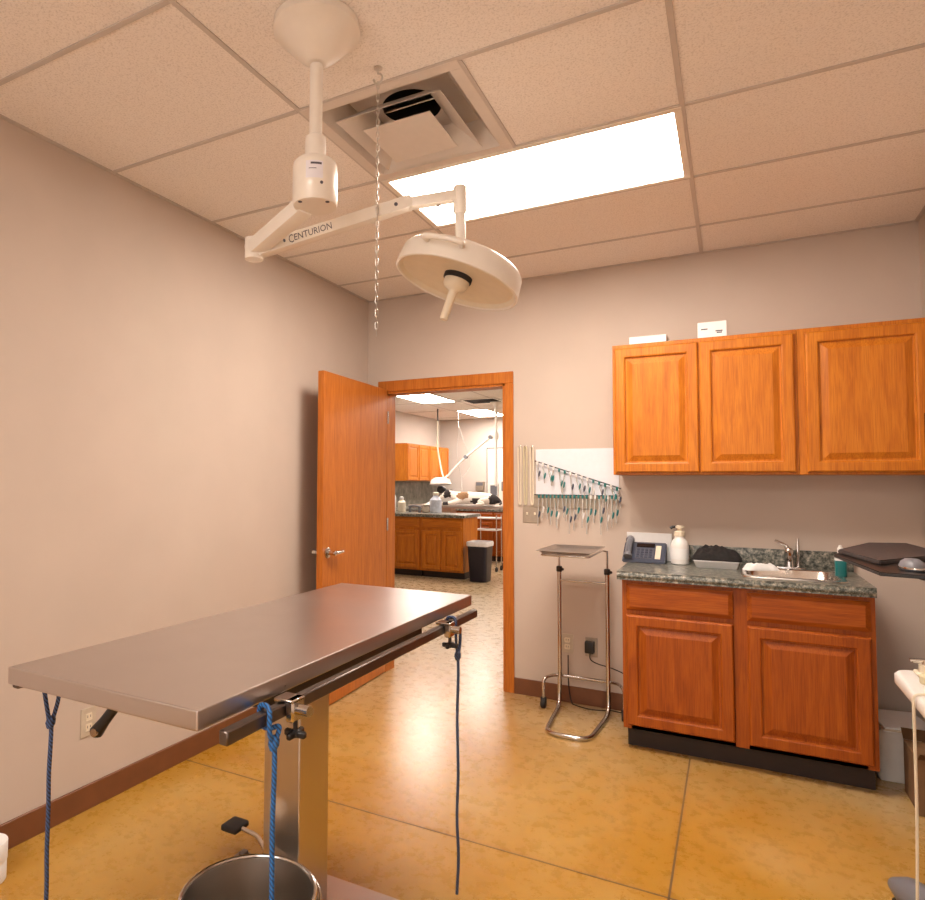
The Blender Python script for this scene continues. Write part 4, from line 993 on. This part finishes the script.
# dog lying on the far table, head to the left
def skin_mesh(verts, edges, radii, root=0, sub=2):
    me = bpy.data.meshes.new('skin'); me.from_pydata(verts, edges, []); o = bpy.data.objects.new('skin', me); COL.objects.link(o)
    o.modifiers.new('s', 'SKIN'); 
    if not me.skin_vertices: 
        bpy.context.view_layer.objects.active = o
    for v, r in zip(me.skin_vertices[0].data, radii): v.radius = (r if isinstance(r, tuple) else (r, r)); v.use_root = False
    me.skin_vertices[0].data[root].use_root = True
    sm = o.modifiers.new('u', 'SUBSURF'); sm.levels = sub; sm.render_levels = sub
    bpy.context.view_layer.update()
    out = bpy.data.meshes.new_from_object(o.evaluated_get(bpy.context.evaluated_depsgraph_get()))
    COL.objects.unlink(o); bpy.data.objects.remove(o); return out
def dog():
    tz = .985
    vs = [(-1.02, 6.0, tz+.095), (-1.16, 6.0, tz+.115), (-1.34, 6.0, tz+.118), (-1.50, 6.0, tz+.120), (-1.64, 6.0, tz+.125), (-1.74, 5.99, tz+.150), (-1.81, 5.98, tz+.185), (-1.87, 5.95, tz+.175), (-1.94, 5.92, tz+.12), (-1.985, 5.90, tz+.085),   # spine .. muzzle 0-9
          (-1.60, 5.87, tz+.075), (-1.72, 5.80, tz+.035), (-1.86, 5.79, tz+.026), (-1.93, 5.79, tz+.026),       # near front leg 10-13
          (-1.62, 6.12, tz+.070), (-1.76, 6.16, tz+.035), (-1.92, 6.15, tz+.026),                            # far front leg 14-16
          (-1.08, 5.86, tz+.090), (-1.24, 5.80, tz+.060), (-1.13, 5.77, tz+.030), (-1.27, 5.76, tz+.024),          # near hind leg 17-20
          (-1.08, 6.13, tz+.085), (-1.22, 6.2, tz+.04), (-1.30, 6.2, tz+.026),                         # far hind 21-23
          (-.94, 6.0, tz+.075), (-.90, 5.93, tz+.040), (-.90, 5.84, tz+.024)]                                          # tail 24-26
    es = [(i, i+1) for i in range(9)]+[(4, 10), (10, 11), (11, 12), (12, 13), (4, 14), (14, 15), (15, 16), (1, 17), (17, 18), (18, 19), (19, 20), (1, 21), (21, 22), (22, 23), (0, 24), (24, 25), (25, 26)]
    rr = [.080, .105, .110, .112, .108, .075, .070, .066, .036, .026,
          .052, .034, .026, .024, .052, .034, .025, .066, .050, .028, .023, .064, .04, .024, .028, .020, .013]
    me = skin_mesh(vs, es, rr, 2)
    for m in (M['fur_white'], M['fur_black'], M['fur_brown']): me.materials.append(m)
    for p in me.polygons:
        c = p.center; k = 0
        if (c.x+1.55)**2/.0100+(c.z-tz-.165)**2/.0045 < 1 and c.y < 6.03: k = 2
        elif (c.x+1.33)**2/.0058+(c.z-tz-.07)**2/.0040 < 1 and c.y < 6: k = 1
        elif c.x > -1.075: k = 1
        elif -1.88 < c.x < -1.77 and c.y < 5.94 and c.z < tz+.22 and c.z > tz+.10: k = 1
        elif (c.x+1.80)**2+(c.z-tz-.03)**2 < .0025: k = 1
        p.material_index = k
    me.shade_smooth(); me.name = 'dog'
    o = bpy.data.objects.new('dog', me); COL.objects.link(o)
    o['label'] = 'white dog with black and tan patches lying on the far operating table'; o['category'] = 'dog'
    for sy, nm in ((-1, 'ear'), (1, 'ear')):
        bm = B(); q = V((-1.825, 5.97+sy*.055, tz+.228)); tube(bm, bez([q, q+V((.012, sy*.030, -.010)), q+V((.010, sy*.045, -.06)), q+V((-.004, sy*.045, -.105))], 5), [.018, .026, .032, .036, .038, .040, .041, .041, .040, .038, .036, .033, .028, .020, .012, .006], 10)
        e = obj('ear', bm, M['fur_black'], None, label='black drooping ear'); e.parent = o
    for nm, loc, r, m in (('nose', V((-2.006, 5.893, tz+.088)), .014, 'black'), ('eye', V((-1.915, 5.872, tz+.178)), .009, 'black'), ('eye', V((-1.905, 5.985, tz+.185)), .009, 'black')):
        bm = B(); bmesh.ops.create_icosphere(bm, subdivisions=2, radius=r, matrix=Matrix.Translation(loc)); e = obj(nm, bm, M[m], None); e.parent = o
    center_dog = None
    return o
dog()

# far surgical lamp
t = thing('surgical_light', 'white surgical lamp on a jointed arm over the spotted dog', 'surgical lamp', (-1.007, 6.0, H))
bm = B(); lathe(bm, [(.10, H), (.10, H-.03), (.03, H-.08), (.02, H-.1)], (-1.007, 6.0, 0), (0, 0, 1), 28); obj('ceiling_canopy', bm, M['white'], t)
bm = B(); cyl(bm, (-1.007, 6.0, H-.09), (-1.007, 6.0, 1.30), .022, seg=14); cyl(bm, (-1.007, 6.0, 2.07), (-1.007, 6.0, 2.17), .04, seg=18); obj('drop_tube', bm, M['white'], t)
bm = B(); tube(bm, [(-1.03, 6.0, 2.11), (-1.10, 6.0, 2.105), (-1.53, 6.0, 1.785), (-1.78, 6.0, 1.55), (-1.86, 6.0, 1.46)], [.016, .018, .017, .017, .016], 12); obj('jointed_arm', bm, M['white'], t)
for p in ((-1.10, 6.0, 2.105), (-1.53, 6.0, 1.785)):
    bm = B(); cyl(bm, V(p)-V((0, .03, 0)), V(p)+V((0, .03, 0)), .032, seg=16); obj('arm_joint', bm, M['greypl'], t)
bm = B(); lathe(bm, [(.03, .10), (.10, .092), (.16, .06), (.185, -.02), (.178, -.024), (.05, -.018)], (-1.985, 6.0, 1.345), (-.05, .10, 1), 36); cyl(bm, (-1.86, 6.0, 1.48), (-1.93, 6.0, 1.40), .018, seg=12); obj('lamp_head', bm, M['white'], t)
# hose hanging from a ceiling rod
t = thing('hanging_hose', 'white hose hanging from a dark ceiling rod above the dog', 'hose', (-2.1, 6.6, H))
bm = B(); cyl(bm, (-2.30, 6.6, H), (-2.30, 6.6, H-.23), .014, seg=10); obj('ceiling_rod', bm, M['bracket'], t)
bm = B(); tube(bm, bez([(-2.30, 6.6, H-.22), (-2.30, 6.6, 2.3), (-2.30, 6.6, 2.0), (-2.24, 6.55, 1.75), (-2.12, 6.4, 1.50), (-2.02, 6.32, 1.36)], 8), .015, 10); obj('hose', bm, M['cream'], t)
t = thing('iv_lines', 'thin looping drip lines hanging in the back corner of the far room', 'drip lines', (-1.95, 7.0, 2.45))
bm = B(); tube(bm, [(-2.06, 7.0, H), (-2.06, 7.0, 2.40), (-2.03, 7.0, 2.36)], .003, 8); obj('hanger', bm, M['galv'], t)
bm = B(); tube(bm, bez([(-2.04, 7.0, 2.37), (-2.09, 7.0, 2.0), (-2.06, 7.0, 1.7), (-2.0, 7.0, 1.45), (-1.95, 6.9, 1.30), (-1.87, 6.7, 1.12)], 6), .005, 8); obj('drip_line', bm, M['tube'], t)
bm = B(); tube(bm, bez([(-2.04, 7.0, 2.37), (-1.95, 7.0, 2.1), (-1.84, 7.0, 1.8), (-1.86, 7.0, 1.6), (-1.95, 6.9, 1.44)], 6), .005, 8); obj('drip_line', bm, M['tube'], t)
# far back wall : door, devices
bm = B(); box(bm, (-2.055, FY1-.035, 0), (-1.20, FY1-.001, 2.06), .003); o = struct('door_2', bm, M['white'], label='white door in the far back wall')
bm = B(); box(bm, (-2.075, FY1-.012, 0), (-2.057, FY1-.001, 2.08)); box(bm, (-2.075, FY1-.012, 2.065), (-1.18, FY1-.001, 2.08)); struct('trim_5', bm, M['bracket'])
t = thing('wall_box', 'small grey box on the far back wall left of the white door', 'wall box', (-2.2, FY1-.05, 1.2))
bm = B(); box(bm, (-2.29, FY1-.09, 1.195), (-2.12, FY1-.001, 1.385), .006); obj('housing', bm, M['plate'], t)
bm = B(); box(bm, (-2.275, FY1-.094, 1.30), (-2.135, FY1-.09, 1.365)); obj('window', bm, M['greypl'], t, smooth=False)
t = thing('monitor_stand', 'pale framed monitor on a pole standing behind the dog', 'monitor', (-1.50, 7.45, 0))
bm = B(); box(bm, (-1.60, 7.40, 1.10), (-1.44, 7.47, 1.345), .008, 2); obj('housing', bm, M['whitepl'], t)
bm = B(); box(bm, (-1.582, 7.398, 1.13), (-1.458, 7.40, 1.31)); obj('screen', bm, M['greypl'], t, smooth=False)
bm = B(); cyl(bm, (-1.52, 7.45, .05), (-1.52, 7.45, 1.10), .016, seg=12); obj('pole', bm, M['chrome'], t)
bm = B(); lathe(bm, [(.20, 0), (.20, .03), (.03, .06)], (-1.52, 7.45, 0), (0, 0, 1), 28); obj('foot', bm, M['greypl'], t)
t = thing('wall_box', 'dark device hanging on the far white door at its right side', 'wall box', (-1.66, FY1-.06, 1.2))
bm = B(); box(bm, (-1.735, FY1-.11, 1.195), (-1.60, FY1-.0355, 1.385), .006); obj('housing', bm, M['greypl'], t)
# things on the peninsula
def far_bottle(x, y, r, h, mat, cap, label):
    t = thing('bottle', label, 'bottle', (x, y, .903))
    bm = B(); lathe(bm, [(r*.9, 0), (r, .006), (r, h*.62), (r*.5, h*.78), (r*.4, h*.84)], (x, y, .903), (0, 0, 1), 20); obj('body', bm, mat, t)
    bm = B(); lathe(bm, [(r*.5, h*.84), (r*.5, h*.97), (r*.3, h)], (x, y, .903), (0, 0, 1), 16); obj('cap', bm, cap, t)
far_bottle(-2.09, 4.74, .062, .235, M['cream'], M['whitepl'], 'cream bottle on the peninsula near the open door edge')
far_bottle(-2.16, 4.60, .04, .36, M['whitepl'], M['whitepl'], 'tall white bottle half hidden at the open door edge')
bm = B(); tube(bm, bez([(-1.96, 4.72, .99), (-1.86, 4.72, 1.0), (-1.76, 4.72, .985)], 5), .014, 10)
for x in (-1.94, -1.78): cyl(bm, (x, 4.72, .903), (x, 4.72, .99), .02, seg=12)
tag(obj('dark_clipper', bm, M['greypl']), 'low dark instrument on legs on the peninsula beside the cream bottle', 'instrument')
bm = B(); lathe(bm, [(.035, 0), (.055, .01), (.06, .05), (.04, .09), (.055, .12), (.02, .135)], (-1.69, 4.75, .903), (0, 0, 1), 20)
tag(obj('cream_jar', bm, M['ivory']), 'squat ivory jar on the peninsula left of the white jug', 'jar')
far_bottle(-1.54, 4.78, .088, .31, M['bluebag'], M['cream'], 'pale blue and white jug on the peninsula in front of the dog')
tag(cloth_lump(-2.12, 5.95, .09, .07, .985, .05, M['liner'], 'towel_pile', '', 9), 'small white towel heap on the far operating table left of the muzzle', 'towel')
t = thing('anesthesia_mask', 'black anaesthetic mask and bag on a bracket left of the dog', 'mask', (-2.06, 6.2, .985))
bm = B(); cyl(bm, (-2.07, 6.22, .985), (-2.07, 6.22, 1.2), .012, seg=10); obj('bracket', bm, M['chrome'], t)
bm = B(); lathe(bm, [(.02, -.085), (.06, -.06), (.07, 0), (.05, .06), (.02, .085)], (-2.05, 6.2, 1.235), (1, 0, -.25), 20); obj('bag', bm, M['black'], t)

# ---------------------------------------------------------------- world, camera
w = bpy.data.worlds.new('World'); SC.world = w; w.use_nodes = True
w.node_tree.nodes['Background'].inputs['Color'].default_value = (1., .915, .855, 1); w.node_tree.nodes['Background'].inputs['Strength'].default_value = 1.35  # even fill light, enters through the opening added behind the camera
CX, CY, CH = 2.354013, -4.132876, 1.347748
YAW, PITCH, ROLL, F, PPX, PPY = .498989, .046132, .0058938, 645.6356, 379.5725, 452.9158
c, s = math.cos(YAW), math.sin(YAW)
def cam_dir(x, y, z):       # camera frame (right, forward, up) to world
    cp, sp = math.cos(PITCH), math.sin(PITCH)
    y, z = y*cp-z*sp, y*sp+z*cp
    return V((x*c-y*s, x*s+y*c, z))
cr, sr = math.cos(ROLL), math.sin(ROLL)
right = cam_dir(cr, 0, sr); up = cam_dir(-sr, 0, cr); fwd = cam_dir(0, 1, 0)
cam = bpy.data.cameras.new('camera'); co = bpy.data.objects.new('camera', cam); COL.objects.link(co)
co.matrix_world = Matrix(((right.x, up.x, -fwd.x, CX), (right.y, up.y, -fwd.y, CY), (right.z, up.z, -fwd.z, CH), (0, 0, 0, 1)))
cam.sensor_fit = 'HORIZONTAL'; cam.sensor_width = 36; cam.lens = F/925*36
cam.shift_x = (462.5-PPX)/925; cam.shift_y = (PPY-450)/925
cam.clip_start = .05; cam.clip_end = 60
SC.camera = co
SC.view_settings.view_transform = 'Standard'; SC.view_settings.look = 'None'; SC.view_settings.gamma = 1
SC.view_settings.use_curve_mapping = False
SC.view_settings.exposure = 1.06
